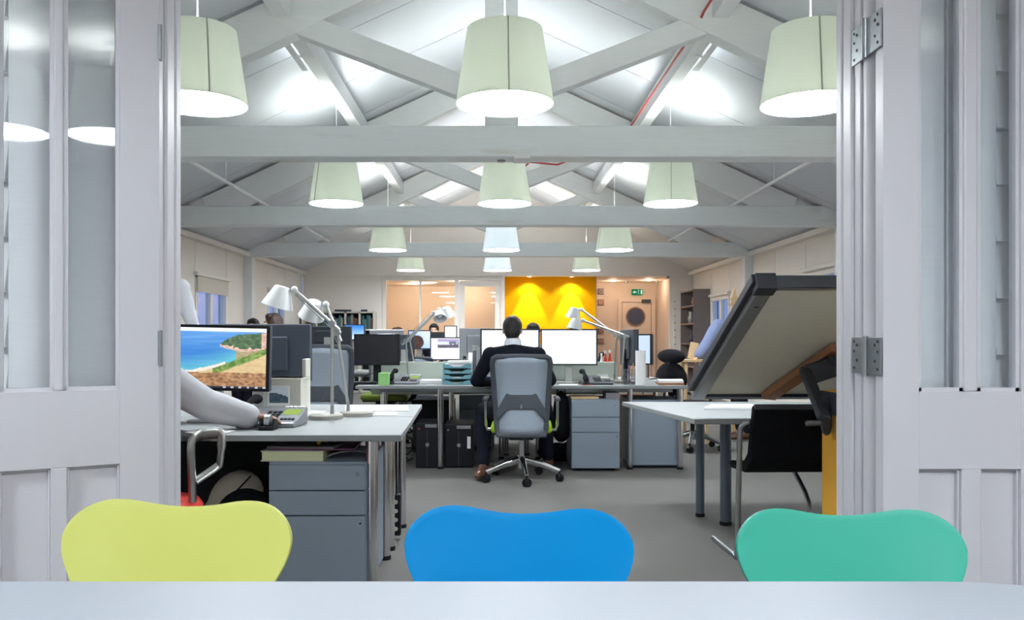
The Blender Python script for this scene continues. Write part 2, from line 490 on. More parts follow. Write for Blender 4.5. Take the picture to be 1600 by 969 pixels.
# pitched ceiling in sheets, with recessed joints
ce = struct('ceiling', 'white pitched ceiling of jointed sheets')
PX = 1.60
for sgn in (-1, 1):
    for k in range(13):
        y0 = 2.64 + k * 1.152; y1 = y0 + 1.14
        for xa, xb in ((0.0, PX), (PX + .004, HW + 0.02)):
            A = [CX + sgn * xa, RIDGE - SL * xa]; B = [CX + sgn * xb, RIDGE - SL * xb]
            m = MB(); m.prism([A, B, (B[0], B[1] + .03), (A[0], A[1] + .03)], 'y', y0, y1)
            m.build('ceiling_sheet', MT['ceil'], ce, smooth=False)
    m = MB(); A = (CX, RIDGE + .032); B = (CX + sgn * (HW + .15), RIDGE + .032 - SL * (HW + .15))
    m.prism([A, B, (B[0], B[1] + .06), (A[0], A[1] + .06)], 'y', 2.5, YB + .1)
    m.build('roof_backing', MT['seam'], ce, smooth=False)
tn = 0
def trim(m, material, label=None, **kw):
    global tn
    tn += 1
    o = m.build('trim_%d' % tn, material, **kw); tag(o, label, kind='structure'); return o
trim(MB().box(CX - .06, CX + .06, 2.64, YB, RIDGE - .22, RIDGE - .03), MT['rafter'], 'white ridge board under the roof apex', smooth=False)
for sgn in (-1, 1):
    xm = CX + sgn * PX
    trim(MB().box(xm - .06, xm + .06, 2.64, YB, zc(xm) - .21, zc(xm) - .03), MT['rafter'], 'white purlin running along the %s roof slope' % ('left' if sgn < 0 else 'right'), smooth=False, bevel=0.006)
    xm = CX + sgn * (HW - .05)
    trim(MB().box(xm - .05, xm + .05, 2.64, YB, WTOP - .07, WTOP), MT['wall'], 'white wall plate strip at the %s eaves' % ('left' if sgn < 0 else 'right'), smooth=False)

TL = ['nearest white roof truss with king post, crossing just above the first lamps',
      'second white roof truss from the doors, with posts at the walls',
      'third white roof truss from the doors, lowest looking and farthest']
for i, Y in enumerate(TRUSS_Y):
    t = thing('roof_truss', TL[i], 'roof truss', (CX, Y, 0), 0, 'white timber roof trusses')
    tb = MB().box(-HW, HW, -.1, .1, 2.462, 2.69)
    tb.build('tie_beam', MT['beam'], t, smooth=False, bevel=0.01)
    for s in (-1, 1):
        def zr(x): return WTOP + SL * (HW - x) - .035
        MB().prism([(s * 3.5, zr(3.5)), (0.0, zr(0)), (0, zr(0) - .3), (s * 2.95, 2.685), (s * 3.46, 2.685)], 'y', -.075, .075).build('rafter', MT['rafter'], t, smooth=False, bevel=0.006)
        MB().bar((s * .1, 0, 2.92), (s * 1.5, 0, 3.46), .12, .165).build('strut', MT['rafter'], t, smooth=False, bevel=0.006)
        MB().box(s * HW - .13 if s > 0 else -HW, HW if s > 0 else -HW + .13, -.09, .09, 0.0, 2.462).build('wall_post', MT['rafter'], t, smooth=False, bevel=0.006)
    MB().box(-.12, .12, -.085, .085, 2.69, RIDGE - .25).build('king_post', MT['beam'], t, smooth=False, bevel=0.006)
    if i == 0:
        MB().box(.09, .21, -.115, .06, 2.447, 2.48).build('beam_plate', MT['rafter'], t, smooth=False, bevel=0.004)
        MB().lathe([(0, 0), (.03, 0.005), (.03, .02)], 12, (.0, 0.02, 2.444)).build('bolt_head', MT['steel'], t)

for s in (-1, 1):
    c = MB(); xp = CX + s * 2.77; zz = 2.712
    c.cyl((xp, 6.1, zz + .01), (xp, 13.6, zz + .01), .018, n=8)
    p = c.build('conduit_pipe', MT['cord'], org=(xp, 9, zz))
    p.location = (xp, 9, zz)
    tag(p, 'thin white conduit pipe lying on the beams at the %s' % ('left' if s < 0 else 'right'), 'pipe', 'white conduit pipes')
    for yy in (8.4, 12.2):
        h = MB().cyl((xp, yy, zz + .02), (xp, yy + .02, zc(xp) - .005), .006, n=6)
        ho = h.build('hanger_wire', MT['cord'], p, org=(xp, 9, zz))
        
for s, l in ((-1, 'left'), (1, 'right')):
    u = thing('batten_light', 'slim white uplight batten beside the %s purlin behind the nearest truss' % l, 'light', (CX + s * 1.70, 6.9, 3.47), 0, 'uplight battens on the purlins')
    MB().box(-.028, .028, -.35, .35, 0, .03).build('batten_body', MT['cord'], u, smooth=False, bevel=.004)
    MB().cyl((0, -.33, .042), (0, .33, .042), .012, n=10).build('tube', MT['tube_glow'], u)
    MB().box(-.09, .0, -.02, .02, .005, .025).build('bracket', MT['cord'], u, smooth=False) if s > 0 else MB().box(0, .09, -.02, .02, .005, .025).build('bracket', MT['cord'], u, smooth=False)
# red alarm cables on the right purlin
pts = [(1.50, 2.9, 3.52), (1.50, 6.0, 3.50), (1.5, 6.2, 3.47), (1.5, 9.6, 3.50), (1.49, 9.8, 3.46), (1.2, 9.76, 3.35), (.72, 9.74, 3.17), (.4, 9.74, 3.2), (.3, 9.74, 3.12)]
rc = MB().tube(pts, .011, 6).build('red_cable', MT['red_cable'], org=(1.5, 6, 3.5)); rc.location = (1.5, 6, 3.5)
tag(rc, 'thin red alarm cable clipped along the right purlin and second truss', 'cable')

# far end: gable, yellow wall, glazed room, lobby
g = MB().prism([(XL, 2.445), (XR, 2.445), (XR, WTOP), (CX, RIDGE), (XL, WTOP)], 'y', YB, YB + .15)
tag(g.build('wall_gable', MT['wall_pale'], smooth=False), 'pale flat gable panel above the far rooms', kind='structure')
xa, xb = ax(600, YB), ax(786, YB)
m = MB().box(XL, ax(596.5, YB), YB + .03, YB + .13, 0, 2.445)
tag(m.build('wall_back_left', MT['wall_pale'], smooth=False), 'pale end wall behind the bookcase', kind='structure')
m = MB().box(ax(1047, YB), XR + .1, YB + .03, YB + .13, 0, 2.445)
tag(m.build('wall_back_right', MT['wall_pale'], smooth=False), 'pale end wall right of the lobby', kind='structure')
yw = struct('wall_yellow', 'bright yellow feature wall lit by two spots')
MB().box(ax(788, 18.1), ax(931, 18.1), 18.1, 18.2, 0, 2.5).build('yellow_face', MT['yellow_wall'], yw, smooth=False)
MB().box(.135, .185, YB, 18.15, 0, 2.445).build('side_return', MT['wall_pale'], yw, smooth=False)
far = struct('ceiling_far', 'flat warm lit ceiling over the lobby and glazed room')
MB().box(-4.4, 4.5, YB + .15, 21.6, 2.46, 2.55).build('ceiling_board', MT['wall_warm'], far, smooth=False)
m = MB().box(-4.4, 2.4, 21.4, 21.5, 0, 2.46); tag(m.build('wall_room_back', MT['wall_warm'], smooth=False), 'cream back wall of the glazed room', kind='structure')
m = MB().box(-2.9, -2.8, YB + .14, 21.4, 0, 2.46); tag(m.build('wall_room_left', MT['wall_warm'], smooth=False), 'cream left wall of the glazed room', kind='structure')
m = MB().box(2.2, 4.5, 20.02, 20.12, 0, 2.46); tag(m.build('wall_lobby_back', MT['wall_warm'], smooth=False), 'peach lobby wall with the porthole door', kind='structure')
m = MB().box(3.87, 3.97, YB + .14, 20.02, 0, 2.46); tag(m.build('wall_lobby_right', MT['wall_warm'], smooth=False), 'peach right wall of the lobby', kind='structure')
m = MB().box(2.1, 2.2, 18.2, 20.5, 0, 2.46); tag(m.build('wall_lobby_left', MT['wall_warm'], smooth=False), 'peach left wall of the lobby', kind='structure')

# glazed partition
gp = struct('window_5', 'white framed glass partition of the warm lit room')
ztop = az(438, YB)
fr = MB()
for p0, p1 in ((597, 603), (655, 658), (710, 717), (782, 784.8)):
    fr.box(ax(p0, YB), ax(p1, YB), YB + .03, YB + .1, 0, ztop)
fr.box(ax(597, YB), .134, YB + .03, YB + .1, ztop, 2.445)
fr.box(ax(603, YB), ax(655, YB), YB + .03, YB + .1, 0, .12); fr.box(ax(658, YB), ax(710, YB), YB + .03, YB + .1, 0, .12)
fr.build('window_frame', MT['wall'], gp, smooth=False)
for p0, p1 in ((603, 655), (658, 710)):
    MB().box(ax(p0, YB), ax(p1, YB), YB + .06, YB + .07, .12, ztop).build('pane', MT['glass_far'], gp, smooth=False)
gd = struct('door_3', 'white framed glazed door in the far partition')
d0, d1 = ax(717, YB) + .01, ax(782, YB) - .01
fr = MB()
for a, b in ((d0, d0 + .11), (d1 - .11, d1)): fr.box(a, b, YB + .04, YB + .085, 0, ztop - .01)
fr.box(d0 + .11, d1 - .11, YB + .04, YB + .085, ztop - .13, ztop - .01); fr.box(d0 + .11, d1 - .11, YB + .04, YB + .085, 0, .25)
fr.build('door_frame', MT['wall'], gd, smooth=False)
MB().box(d0 + .11, d1 - .11, YB + .06, YB + .066, .25, ztop - .13).build('pane', MT['glass_far'], gd, smooth=False)
# warm room lights
for i, (x, y, wh) in enumerate(((-2.0, 18.6, 'nearest at the left'), (-.9, 19.4, 'in the middle'), (-2.0, 20.4, 'far back at the left'), (-.4, 18.7, 'nearest at the right'), (-.6, 20.7, 'far back at the right'))):
    d = thing('downlight', 'round recessed downlight in the glazed room ceiling, %s' % wh, 'downlight', (x, y, 2.46), 0, 'glazed room downlights')
    MB().lathe([(.06, -.012), (.07, -.012), (.07, 0), (.06, 0)], 16, closed=True).build('rim', MT['spot_metal'], d)
    MB().lathe([(0, -.006), (.06, -.006)], 16).build('glow', MT['spot_white'], d)
    light('downlight_light', 'POINT', (0, 0, -.12), 5.2, (1, .82, .63), .08, d)
# lobby
for i, (x, y, l) in enumerate(((2.72, 19.35, 'left lobby downlight near the small pictures'), (3.5, 19.1, 'right lobby downlight by the green exit sign'))):
    d = thing('downlight', l, 'downlight', (x, y, 2.46), 0, 'lobby downlights')
    MB().lathe([(.06, -.012), (.07, -.012), (.07, 0), (.06, 0)], 16, closed=True).build('rim', MT['spot_metal'], d)
    MB().lathe([(0, -.006), (.06, -.006)], 16).build('glow', MT['spot_white'], d)
    light('downlight_light', 'POINT', (0, 0, -.12), 2.2, (1, .74, .56), .08, d)
for i, (px, l) in enumerate(((827, 'left spot washing the yellow wall'), (893, 'right spot washing the yellow wall'))):
    x = ax(px, 17.9)
    d = thing('wall_spot', l, 'downlight', (x, 17.9, 2.46), 0, 'spots over the yellow wall')
    MB().lathe([(.05, -.012), (.065, -.012), (.065, 0), (.05, 0)], 16, closed=True).build('rim', MT['spot_metal'], d)
    MB().lathe([(0, -.006), (.05, -.006)], 16).build('glow', MT['spot_white'], d)
    light('wall_spot_light', 'SPOT', (0, 0, -.03), 48, (1, .86, .6), .02, d, (math.radians(9), 0, 0), math.radians(54), .4)
    light('wall_spot_wide', 'SPOT', (0, 0, -.03), 9, (1, .86, .6), .02, d, (math.radians(4), 0, 0), math.radians(120), .5)

dr = struct('door_4', 'peach lobby door with a round porthole')
dx0, dx1 = ax(972, 20.0), ax(1017, 20.0); dz = az(473, 20.0)
ccx, ccz, cr = ax(993, 19.98), az(495, 19.98), .2
leaf = MB().box(dx0, dx1, 19.97, 20.015, 0, dz); leaf.build('door_leaf', MT['wall_warm'], dr, smooth=False, bevel=0.003)
fr = MB(); fr.box(dx0 - .1, dx0 - .01, 19.95, 20.02, 0, dz + .1); fr.box(dx1 + .01, dx1 + .1, 19.95, 20.02, 0, dz + .1); fr.box(dx0 - .01, dx1 + .01, 19.95, 20.02, dz + .01, dz + .1)
fr.build('door_frame', MT['wall_warm'], dr, smooth=False, bevel=0.004)
rx = Matrix.Rotation(PI / 2, 3, 'X')
MB().lathe([(cr, 0), (cr + .035, 0), (cr + .035, .02), (cr, .02)], 28, (ccx, 19.975, ccz), rx, closed=True).build('porthole_rim', MT['door_round'], dr)
MB().lathe([(0, .004), (cr, .004), (cr, .0)], 28, (ccx, 19.968, ccz), rx).build('porthole_pane', MT['dusk_pane'], dr)
MB().box(ax(1003, 19.9), ax(1017, 19.9), 19.9, 19.97, az(473, 19.9), az(468, 19.9)).build('door_closer', MT['charcoal'], dr, smooth=False)
MB().lathe([(0, .006), (.035, .006), (.035, 0)], 16, (ax(976, 19.97), 19.965, az(526, 19.97)), rx).build('round_door_sign', MT['blue_sign'], dr)

ex = thing('exit_sign', 'green running man exit sign above the porthole door', 'sign', (ax(996, 19.95), 19.95, az(461, 19.95)), 0)
w, h = 17 * 19.95 / F, 9 * 19.95 / F
MB().box(-w / 2, w / 2, 0, .04, 0, h).build('sign_body', MT['exit_green'], ex, smooth=False)
aw = MB(); aw.prism([(-w * .42, h * .5), (-w * .27, h * .78), (-w * .27, h * .6), (-w * .1, h * .6), (-w * .1, h * .4), (-w * .27, h * .4), (-w * .27, h * .22)], 'y', -.004, 0)
aw.build('arrow_mark', MT['exit_white'], ex, smooth=False)
rm = MB(); rm.ell((w * .1, -.002, h * .8), (.012, .002, .012), 10, 6)
for a, b in (((.1, .7), (.08, .42)), ((.1, .66), (.18, .55)), ((.1, .66), (.02, .58)), ((.08, .42), (.16, .28)), ((.16, .28), (.13, .12)), ((.08, .42), (.02, .26)), ((.02, .26), (-.04, .24))):
    rm.bar((a[0] * w, -.002, a[1] * h), (b[0] * w, -.002, b[1] * h), .004, .012, (0, 1, 0))
rm.build('running_man_mark', MT['exit_white'], ex, smooth=False)
MB().box(w * .3, w * .44, -.004, 0, h * .12, h * .88).build('doorway_mark', MT['exit_white'], ex, smooth=False)

PICS = (((451, 460), 'dark small picture, topmost of the column beside the yellow wall', (70, 60, 62)), ((468, 477), 'reddish small picture, second of the column beside the yellow wall', (190, 110, 95)),
        ((514, 522), 'small picture third down, behind the desk lamp arms', (120, 70, 60)), ((529, 538), 'small brown picture, lowest beside the yellow wall', (130, 90, 75)))
for (y0, y1), l, c in PICS:
    t = thing('picture_frame', l, 'picture', (ax(938.5, 20.0), 20.0, az(y1, 20.0)), 0, 'small pictures on the lobby wall')
    s_ = 9 * 20 / F
    MB().box(-s_ / 2, s_ / 2, -.012, .018, 0, s_).build('frame', MT['charcoal'], t, smooth=False)
    picture('print', s_ * .85, s_ * .85, 8, 8, lambda u, v, c=c: mix3(c, (215, 190, 175), .5 + .9 * nz(u * 5, v * 5, 1, c[0])), P_PRINT, t, (0, -.0135, s_ * .075))

# ------------------------------------------------------------------ front wall, double doors, meeting room
JL, JR = -0.967, 1.044
m = MB().box(-4.6, JL - .05, 2.45, 2.55, 0, 4.6); m.box(JR + .05, 4.7, 2.45, 2.55, 0, 4.6); m.box(JL - .05, JR + .05, 2.45, 2.55, 2.4, 4.6)
tag(m.build('wall_front', MT['wall'], smooth=False), 'wall that holds the double doorway', kind='structure')
for sgn, name, lab in ((-1, 'wall_cladding_left', 'white weatherboards left of the doorway, seen through the left door glass'), (1, 'wall_cladding_right', 'white weatherboards right of the doorway, seen through the right door glass')):
    w = struct(name, lab)
    xa, xb = ((-4.4, -1.42) if sgn < 0 else (1.41, 4.5))
    for k in range(19):
        z0 = k * .16 + (.03 if sgn > 0 else .05) - .05
        q = 0 if sgn < 0 else -.06; m = MB().prism([(2.45, z0), (2.45, z0 + .175), (2.437 + q, z0 + .175), (2.402 + q, z0)], 'x', xa, xb)
        m.build('weatherboard', MT['cladding'], w, smooth=False)
    xs = ((-1.415, -1.27), (-1.265, -1.02)) if sgn < 0 else ((1.1, 1.26), (1.265, 1.405))
    for a, b in xs: MB().box(a, b, 2.41 if sgn < 0 else 2.335, 2.45, 0, 2.9).build('trim_board', MT['cladding'], w, smooth=False, bevel=.004)

for sgn, J in ((-1, JL), (1, JR)):
    side = 'left' if sgn < 0 else 'right'
    def bx(m, d0, d1, y0, y1):
        x = sorted((J + sgn * d0, J + sgn * d1)); m.box(x[0], x[1], y0, y1, 0, 2.4); return m
    trim(bx(MB(), 0, .06, 2.515, 2.556), MT['door_paint'], 'inner edge of the %s door jamb' % side, smooth=False, bevel=.005)
    trim(bx(MB(), .004, .06, 2.455, 2.516), MT['door_paint'], 'flat lining of the %s door jamb' % side, smooth=False, bevel=.006)
    m = MB(); m.cyl((J + sgn * .056, 2.362, 0), (J + sgn * .056, 2.362, 2.4), .052, n=28)
    if sgn > 0: trim(m, MT['door_paint'], 'rounded post of the %s door jamb' % side)
    trim(bx(MB(), .012, .06, 2.40 if sgn < 0 else 2.405, 2.457), MT['door_paint'], 'stop bead of the %s door jamb' % side, smooth=False, bevel=.008)
trim(MB().box(JL - .06, JR + .06, 2.40, 2.556, 2.34, 2.4), MT['door_paint'], 'head of the door frame', smooth=False)

def door_leaf(name, label, hx, hy, sgn, rot, stile, mun, width):
    d = struct(name, label); d.location = (hx, hy, 0); d.rotation_euler = (0, 0, rot)
    H = 2.3; T = .045; zb, zp = 1.003, .793
    def B(m, a, b, y0, y1, z0, z1):
        x = sorted((sgn * a, sgn * b)); return m.box(x[0], x[1], y0, y1, z0, z1)
    P = MT['door_paint']
    B(MB(), 0, stile, 0, T, .005, H).build('stile', P, d, smooth=False, bevel=.001)
    B(MB(), width - stile, width, 0, T, .005, H).build('stile', P, d, smooth=False, bevel=.001)
    B(MB(), stile, width - stile, 0, T, zp, zb).build('lock_rail', P, d, smooth=False, bevel=.001)
    B(MB(), stile, width - stile, 0, T, .005, .2).build('bottom_rail', P, d, smooth=False, bevel=.003)
    B(MB(), stile, width - stile, 0, T, 2.17, H).build('top_rail', P, d, smooth=False, bevel=.003)
    B(MB(), mun[0], mun[1], .002, T - .002, zb, 2.17).build('muntin', P, d, smooth=False, bevel=.005)
    B(MB(), mun[0] - .008, mun[1] + .008, 0, T, .2, zp).build('muntin', P, d, smooth=False, bevel=.003)
    for a, b in ((stile, mun[0]), (mun[1], width - stile)):
        pn = B(MB(), a, b, .02, .025, zb, 2.17).build('pane', MT['glass'], d, smooth=False)
        be = MB()
        for (p, q) in ((a, a + .01), (b - .01, b)): B(be, p, q, .008, .037, zb, 2.17)
        B(be, a, b, .008, .037, zb, zb + .01); B(be, a, b, .008, .037, 2.16, 2.17)
        be.build('glazing_bead', P, pn, smooth=False)
        a2, b2 = (a, b - .008) if a == stile else (a + .008, b)
        lp = B(MB(), a2, b2, .026, .036, .2, zp).build('lower_panel', P, d, smooth=False)
        be = MB()
        for (p, q) in ((a2, a2 + .006), (b2 - .006, b2)): B(be, p, q, .010, .027, .2, zp)
        B(be, a2, b2, .010, .027, zp - .006, zp); B(be, a2, b2, .010, .027, .2, .206)
        be.build('panel_moulding', P, lp, smooth=False, bevel=.002)
    return d
dl = door_leaf('door_1', 'left white panelled glass door standing half open', JL - .002, 2.394, -1, math.radians(29), .104, (.243, .268), .5)
dr2 = door_leaf('door_2', 'right white panelled glass door folded flat back', JR + .003, 2.25, 1, 0, .097, (.22, .258), .47)
for zc_ in (1.098, 1.99):
    h = MB().box(-.008, -.003, .0, .18, zc_ - .052, zc_ + .052).build('hinge', MT['hinge'], dr2, smooth=False, bevel=.001)
    MB().cyl((-.010, .088, zc_ - .055), (-.010, .088, zc_ + .055), .009, n=12).build('hinge_knuckle', MT['steel'], h)
    s_ = MB()
    for yy in (.016, .032, .146, .164):
        for dz_ in ((-.036, .012, .04) if yy in (.016, .164) else (-.014, .03)):
            s_.cyl((-.0095, yy, zc_ + dz_), (-.007, yy, zc_ + dz_), .0042, n=8)
    s_.build('screw_heads', MT['hinge_dark'], h)
for zc_ in (1.118, 2.0):
    h = MB().box(-.004, .004, -.004, .012, zc_ - .05, zc_ + .05).build('hinge', MT['hinge'], dl, smooth=False)
    MB().cyl((.004, .006, zc_ - .052), (.004, .006, zc_ + .052), .006, n=10).build('hinge_knuckle', MT['steel'], h)

tag(MB().box(-4.6, 4.7, -3.3, 2.45, 3.05, 3.15).build('ceiling_near', MT['wall'], smooth=False), 'flat white ceiling of the meeting room', kind='structure')
tag(MB().box(-4.6, 4.7, -3.3, -3.2, 0, 3.05).build('wall_near_back', MT['wall'], smooth=False), 'white wall behind the meeting table', kind='structure')
tag(MB().box(-4.7, -4.6, -3.3, 2.45, 0, 3.05).build('wall_near_left', MT['wall'], smooth=False), 'left white wall of the meeting room', kind='structure')
tag(MB().box(4.7, 4.8, -3.3, 2.45, 0, 3.05).build('wall_near_right', MT['wall'], smooth=False), 'right white wall of the meeting room', kind='structure')

# ------------------------------------------------------------------ pendant lamps
def pendant(label, x, y, zb, zceil, shade, watts, seam=0.6, cordcol=(1, .96, .9), disc=None):
    t = thing('pendant_lamp', label, 'pendant lamp', (x, y, zb), 0, 'drum pendant lamps')
    R0, R1, H = .2665, .205, .405
    prof = [(R0, 0), (R1, H), (R1 - .004, H), (R0 - .004, 0)]
    sh = MB().lathe(prof, 48, closed=True).build('shade', shade, t)
    a = seam
    MB().bar((math.cos(a) * (R0 + .001), math.sin(a) * (R0 + .001), .002), (math.cos(a) * (R1 + .001), math.sin(a) * (R1 + .001), H - .002), .007, .004, (math.cos(a), math.sin(a), 0)).build('shade_seam', MT['shade_seam'], sh, smooth=False)
    MB().lathe([(0, .006), (R0 - .006, .006), (R0 - .006, .009), (0, .009)], 40).build('diffuser', disc or MT['disc'], t)
    sp = MB()
    for k in range(3):
        q = 2 * PI * k / 3; sp.cyl((0, 0, H - .06), (math.cos(q) * (R1 - .006), math.sin(q) * (R1 - .006), H - .03), .003, n=5)
    sp.build('spider_ring', MT['cord'], t)
    MB().lathe([(0, H - .14), (.022, H - .14), (.022, H - .06), (.012, H - .03), (.010, H + .05), (.004, H + .09)], 14).build('lamp_holder', MT['cord'], t)
    L = zceil - zb
    MB().cyl((0, 0, H + .04), (0, 0, L - .02), .0045, n=6).build('cord', MT['cord'], t)
    MB().lathe([(.045, L - .03), (.05, L), (0, L)], 16).build('ceiling_rose', MT['cord'], t)
    light('pendant_bulb', 'POINT', (0, 0, .30), watts, cordcol, .07, t)
    return t
ROW = ['nearest row', 'second row', 'third row', 'farthest row']
for i, (Y, xs) in enumerate(((4.53, (-1.625, .048, 1.713)), (8.27, (-1.587, .085, 1.735)), (11.98, (-1.556, .076, 1.706)), (15.9, (-1.63, .03, 1.725)))):
    for j, x in enumerate(xs):
        side = ('left', 'middle', 'right')[j]
        col = 'white blue' if (j == 1 and i >= 2) else 'pale green'
        extra = ('cut by the left door jamb', 'hanging before the king post', 'cut by the right door jamb')[j] if i == 0 else ('beyond the first beam' if i == 1 else ('beyond the second beam' if i == 2 else 'near the far wall'))
        zbm = az((163, 319, 391.5, 423)[i], Y)
        peak = zc(x) - (.24 if j == 1 else .0)
        seam = {(0, 0): -1.0, (0, 1): -1.5, (0, 2): -1.72, (1, 0): -2.3, (1, 1): 1, (1, 2): -1.75}.get((i, j), 1.5 + j)
        warm = (.94, .98, 1) if i < 2 else (1, .95, .88)
        pendant('%s drum pendant, %s of the %s, %s' % (col, side, ROW[i], extra), x, Y, zbm, peak, MT['shade_blue'] if col == 'white blue' else MT['shade'], PENDANT_BULB * (1, 1, 1.3, 2.3)[i] * (.33, .8, .33)[j], seam, warm)
for x, y, l in ((.73, -.43, 'drum pendant over the meeting table, mirrored in the left door beside its stile'), (.28, -.87, 'drum pendant over the meeting table, mirrored in the left door at the frame edge'), (2.4, -.9, 'added unseen drum pendant lighting the meeting room from the right'), (-2.2, .55, 'added unseen drum pendant lighting the meeting room from the left')):
    pendant(l, x, y, 2.44, 3.05, MT['shade'], NEAR_BULB, 1.0, (.86, .9, 1), MT['disc_near'])  # outer right and left pendants are unseen, added to light doors and table

# ------------------------------------------------------------------ meeting table and shell chairs
t = thing('meeting_table', 'long white meeting table with rounded corners in the foreground', 'table', (-.2, .88, 0))
o = []
hx, hy, r = 1.3, .52, .35
for cx, cy, a0 in ((hx - r, hy - r, 0), (-hx + r, hy - r, 90), (-hx + r, -hy + r, 180), (hx - r, -hy + r, 270)):
    for k in range(11):
        a = math.radians(a0 + 9 * k); o.append((cx + r * math.cos(a), cy + r * math.sin(a)))
MB().prism(o, 'z', .715, .74).build('tabletop', MT['table_white'], t, smooth=False, bevel=.004)
for sx in (-1, 1):
    for sy in (-1, 1):
        MB().cyl((sx * 1.0, sy * .3, 0), (sx * .9, sy * .25, .715), .014, .018, 12).build('leg', MT['chrome'], t)

ZT = [(0, -12), (.15, -11), (.3, -7.5), (.45, -2.5), (.55, -.3), (.62, 0), (.70, -1.2), (.78, -4.5), (.85, -10), (.91, -18), (.95, -27), (.98, -38), (1, -54)]
WID = [(-300, .125), (-270, .118), (-230, .135), (-180, .166), (-129, .199), (-85, .2305), (-70, .2375), (-54, .2405)]
def shell_chair(label, x, y, color, roll, ztop=.812):
    t = thing('shell_chair', label, 'chair', (x, y, 0), 0, 'coloured shell chairs at the meeting table')
    K = .00136; ZTOP = ztop
    path = [(.47, -.22, .425), (.455, -.2, .44), (.45, -.1, .445), (.44, .02, .438), (.40, .1, .438), (.30, .145, .45), (.25, .17, .48)]
    nu = 40; v = []; rows = 0
    def backy(z): return .178 + max(0, z - .47) * .24
    us = [math.sin(PI / 2 * (-1 + 2 * i / nu)) for i in range(nu + 1)]
    for (w, yy, zz) in path:
        for u in us:
            v.append((u * w / 2, yy, zz + .02 * u * u * (1 if zz > .4 else 0)))
        rows += 1
    N = 22
    for k in range(N + 1):
        q = k / N
        for u in us:
            zt = (interp(ZT, abs(u)) if abs(u) < .62 else -54 * (1 - math.sqrt(max(0, 1 - ((abs(u) - .62) / .38) ** 2)))) * K
            zb = -.315
            zz = zb + (zt - zb) * q
            wn_ = zb + (-54 * K - zb) * q
            w = interp(WID, wn_ / K) * .967
            z = ZTOP + zz
            v.append((u * w, backy(z) - .045 * u * u, z))
        rows += 1
    b = MB(); b.v = v
    for r_ in range(rows - 1):
        for i in range(nu):
            k = r_ * (nu + 1) + i; b.f.append((k, k + 1, k + nu + 2, k + nu + 1))
    s = b.build('seat_shell', color, t)
    so = s.modifiers.new('thickness', 'SOLIDIFY'); so.thickness = .010; so.offset = 0
    bv = s.modifiers.new('edge', 'BEVEL'); bv.width = .003; bv.segments = 2; bv.limit_method = 'ANGLE'
    s.rotation_euler = (0, roll, 0)
    for sx in (-1, 1):
        for sy in (-1, 1):
            MB().tube([(sx * .03, sy * .03 + .0, .415), (sx * .15, sy * .14, .40), (sx * .2, sy * .2, .0)], .0075, 8).build('leg', MT['chrome'], t)
    MB().cyl((0, 0, .405), (0, 0, .43), .07, n=18).build('leg_mount', MT['black'], t)
    return t
YC = 1.49
shell_chair('lime yellow shell chair, leftmost of three at the white table', ax(287, 1.75), YC, MT['y_chair'], .013, .811)
shell_chair('bright blue shell chair, middle of three at the white table', ax(796, 1.75), YC, MT['b_chair'], .026, .797)
shell_chair('teal green shell chair, rightmost of three at the white table', ax(1305, 1.75), YC, MT['t_chair'], .008, .793)

# ------------------------------------------------------------------ desks
def desk(label, poly, legs, legmat, zt=.73, th=.028, group=None, org=None):
    cx = sum(p[0] for p in poly) / len(poly); cy = sum(p[1] for p in poly) / len(poly)
    t = thing('desk', label, 'desk', (cx, cy, 0), 0, group)
    MB().prism([(p[0] - cx, p[1] - cy) for p in poly], 'z', zt - th, zt).build('desktop', MT['desk'], t, smooth=False, bevel=.004)
    for (x, y, r) in legs:
        l = MB().cyl((x - cx, y - cy, .02), (x - cx, y - cy, zt - th), r, n=20).build('leg', legmat, t)
        MB().cyl((x - cx, y - cy, 0), (x - cx, y - cy, .022), r * 1.12, n=16).build('foot', MT['black'], l)
    rails = MB()
    ys = [l[1] for l in legs]; xs = [l[0] for l in legs]
    yr = (min(ys) + max(ys)) / 2
    rails.box(min(xs) - cx, max(xs) - cx, yr - cy - .02, yr - cy + .02, zt - th - .05, zt - th)
    rails.build('under_rail', MT['steel'], t, smooth=False)
    return t
desk('curved white desk at front left with phone and architect lamps', [(-.407, 3.57), (-.432, 4.385), (-2.7, 4.385), (-2.7, 3.98), (-1.9, 3.97), (-1.6, 3.9), (-1.42, 3.77), (-1.30, 3.65), (-1.22, 3.57)], [(-.552, 3.70, .0285), (-.575, 4.31, .0275), (-2.5, 4.25, .0275), (-2.5, 4.05, .0275)], MT['chrome'])
desk('white desk backing onto the front left desk', [(-.434, 4.395), (-.462, 5.2), (-2.7, 5.2), (-2.7, 4.395)], [(-.575, 4.50, .0275), (-.572, 5.03, .0275), (-2.5, 5.0, .0275), (-2.5, 4.5, .0275)], MT['chrome'])
XS = .21
desk('long white desk in the middle, half with blue trays and green note cube', [(-1.215, 7.18), (XS - .004, 7.18), (XS - .004, 7.98), (-1.215, 7.98)], [(-.485, 7.27, .026), (-1.05, 7.86, .026), (-.42, 7.86, .026), (.05, 7.86, .026)], MT['chrome'])
desk('long white desk in the middle, half with white paper roll and black phone', [(XS + .004, 7.18), (1.66, 7.18), (1.66, 7.98), (XS + .004, 7.98)], [(1.165, 7.24, .024), (1.60, 7.24, .026), (1.60, 7.86, .026), (.4, 7.86, .026)], MT['chrome'])
desk('white desk behind the low screen, left of the seated man', [(-1.215, 8.02), (XS - .004, 8.02), (XS - .004, 8.8), (-1.215, 8.8)], [(-1.1, 8.1, .026), (-1.1, 8.7, .026), (.1, 8.7, .026), (.1, 8.1, .026)], MT['chrome'])
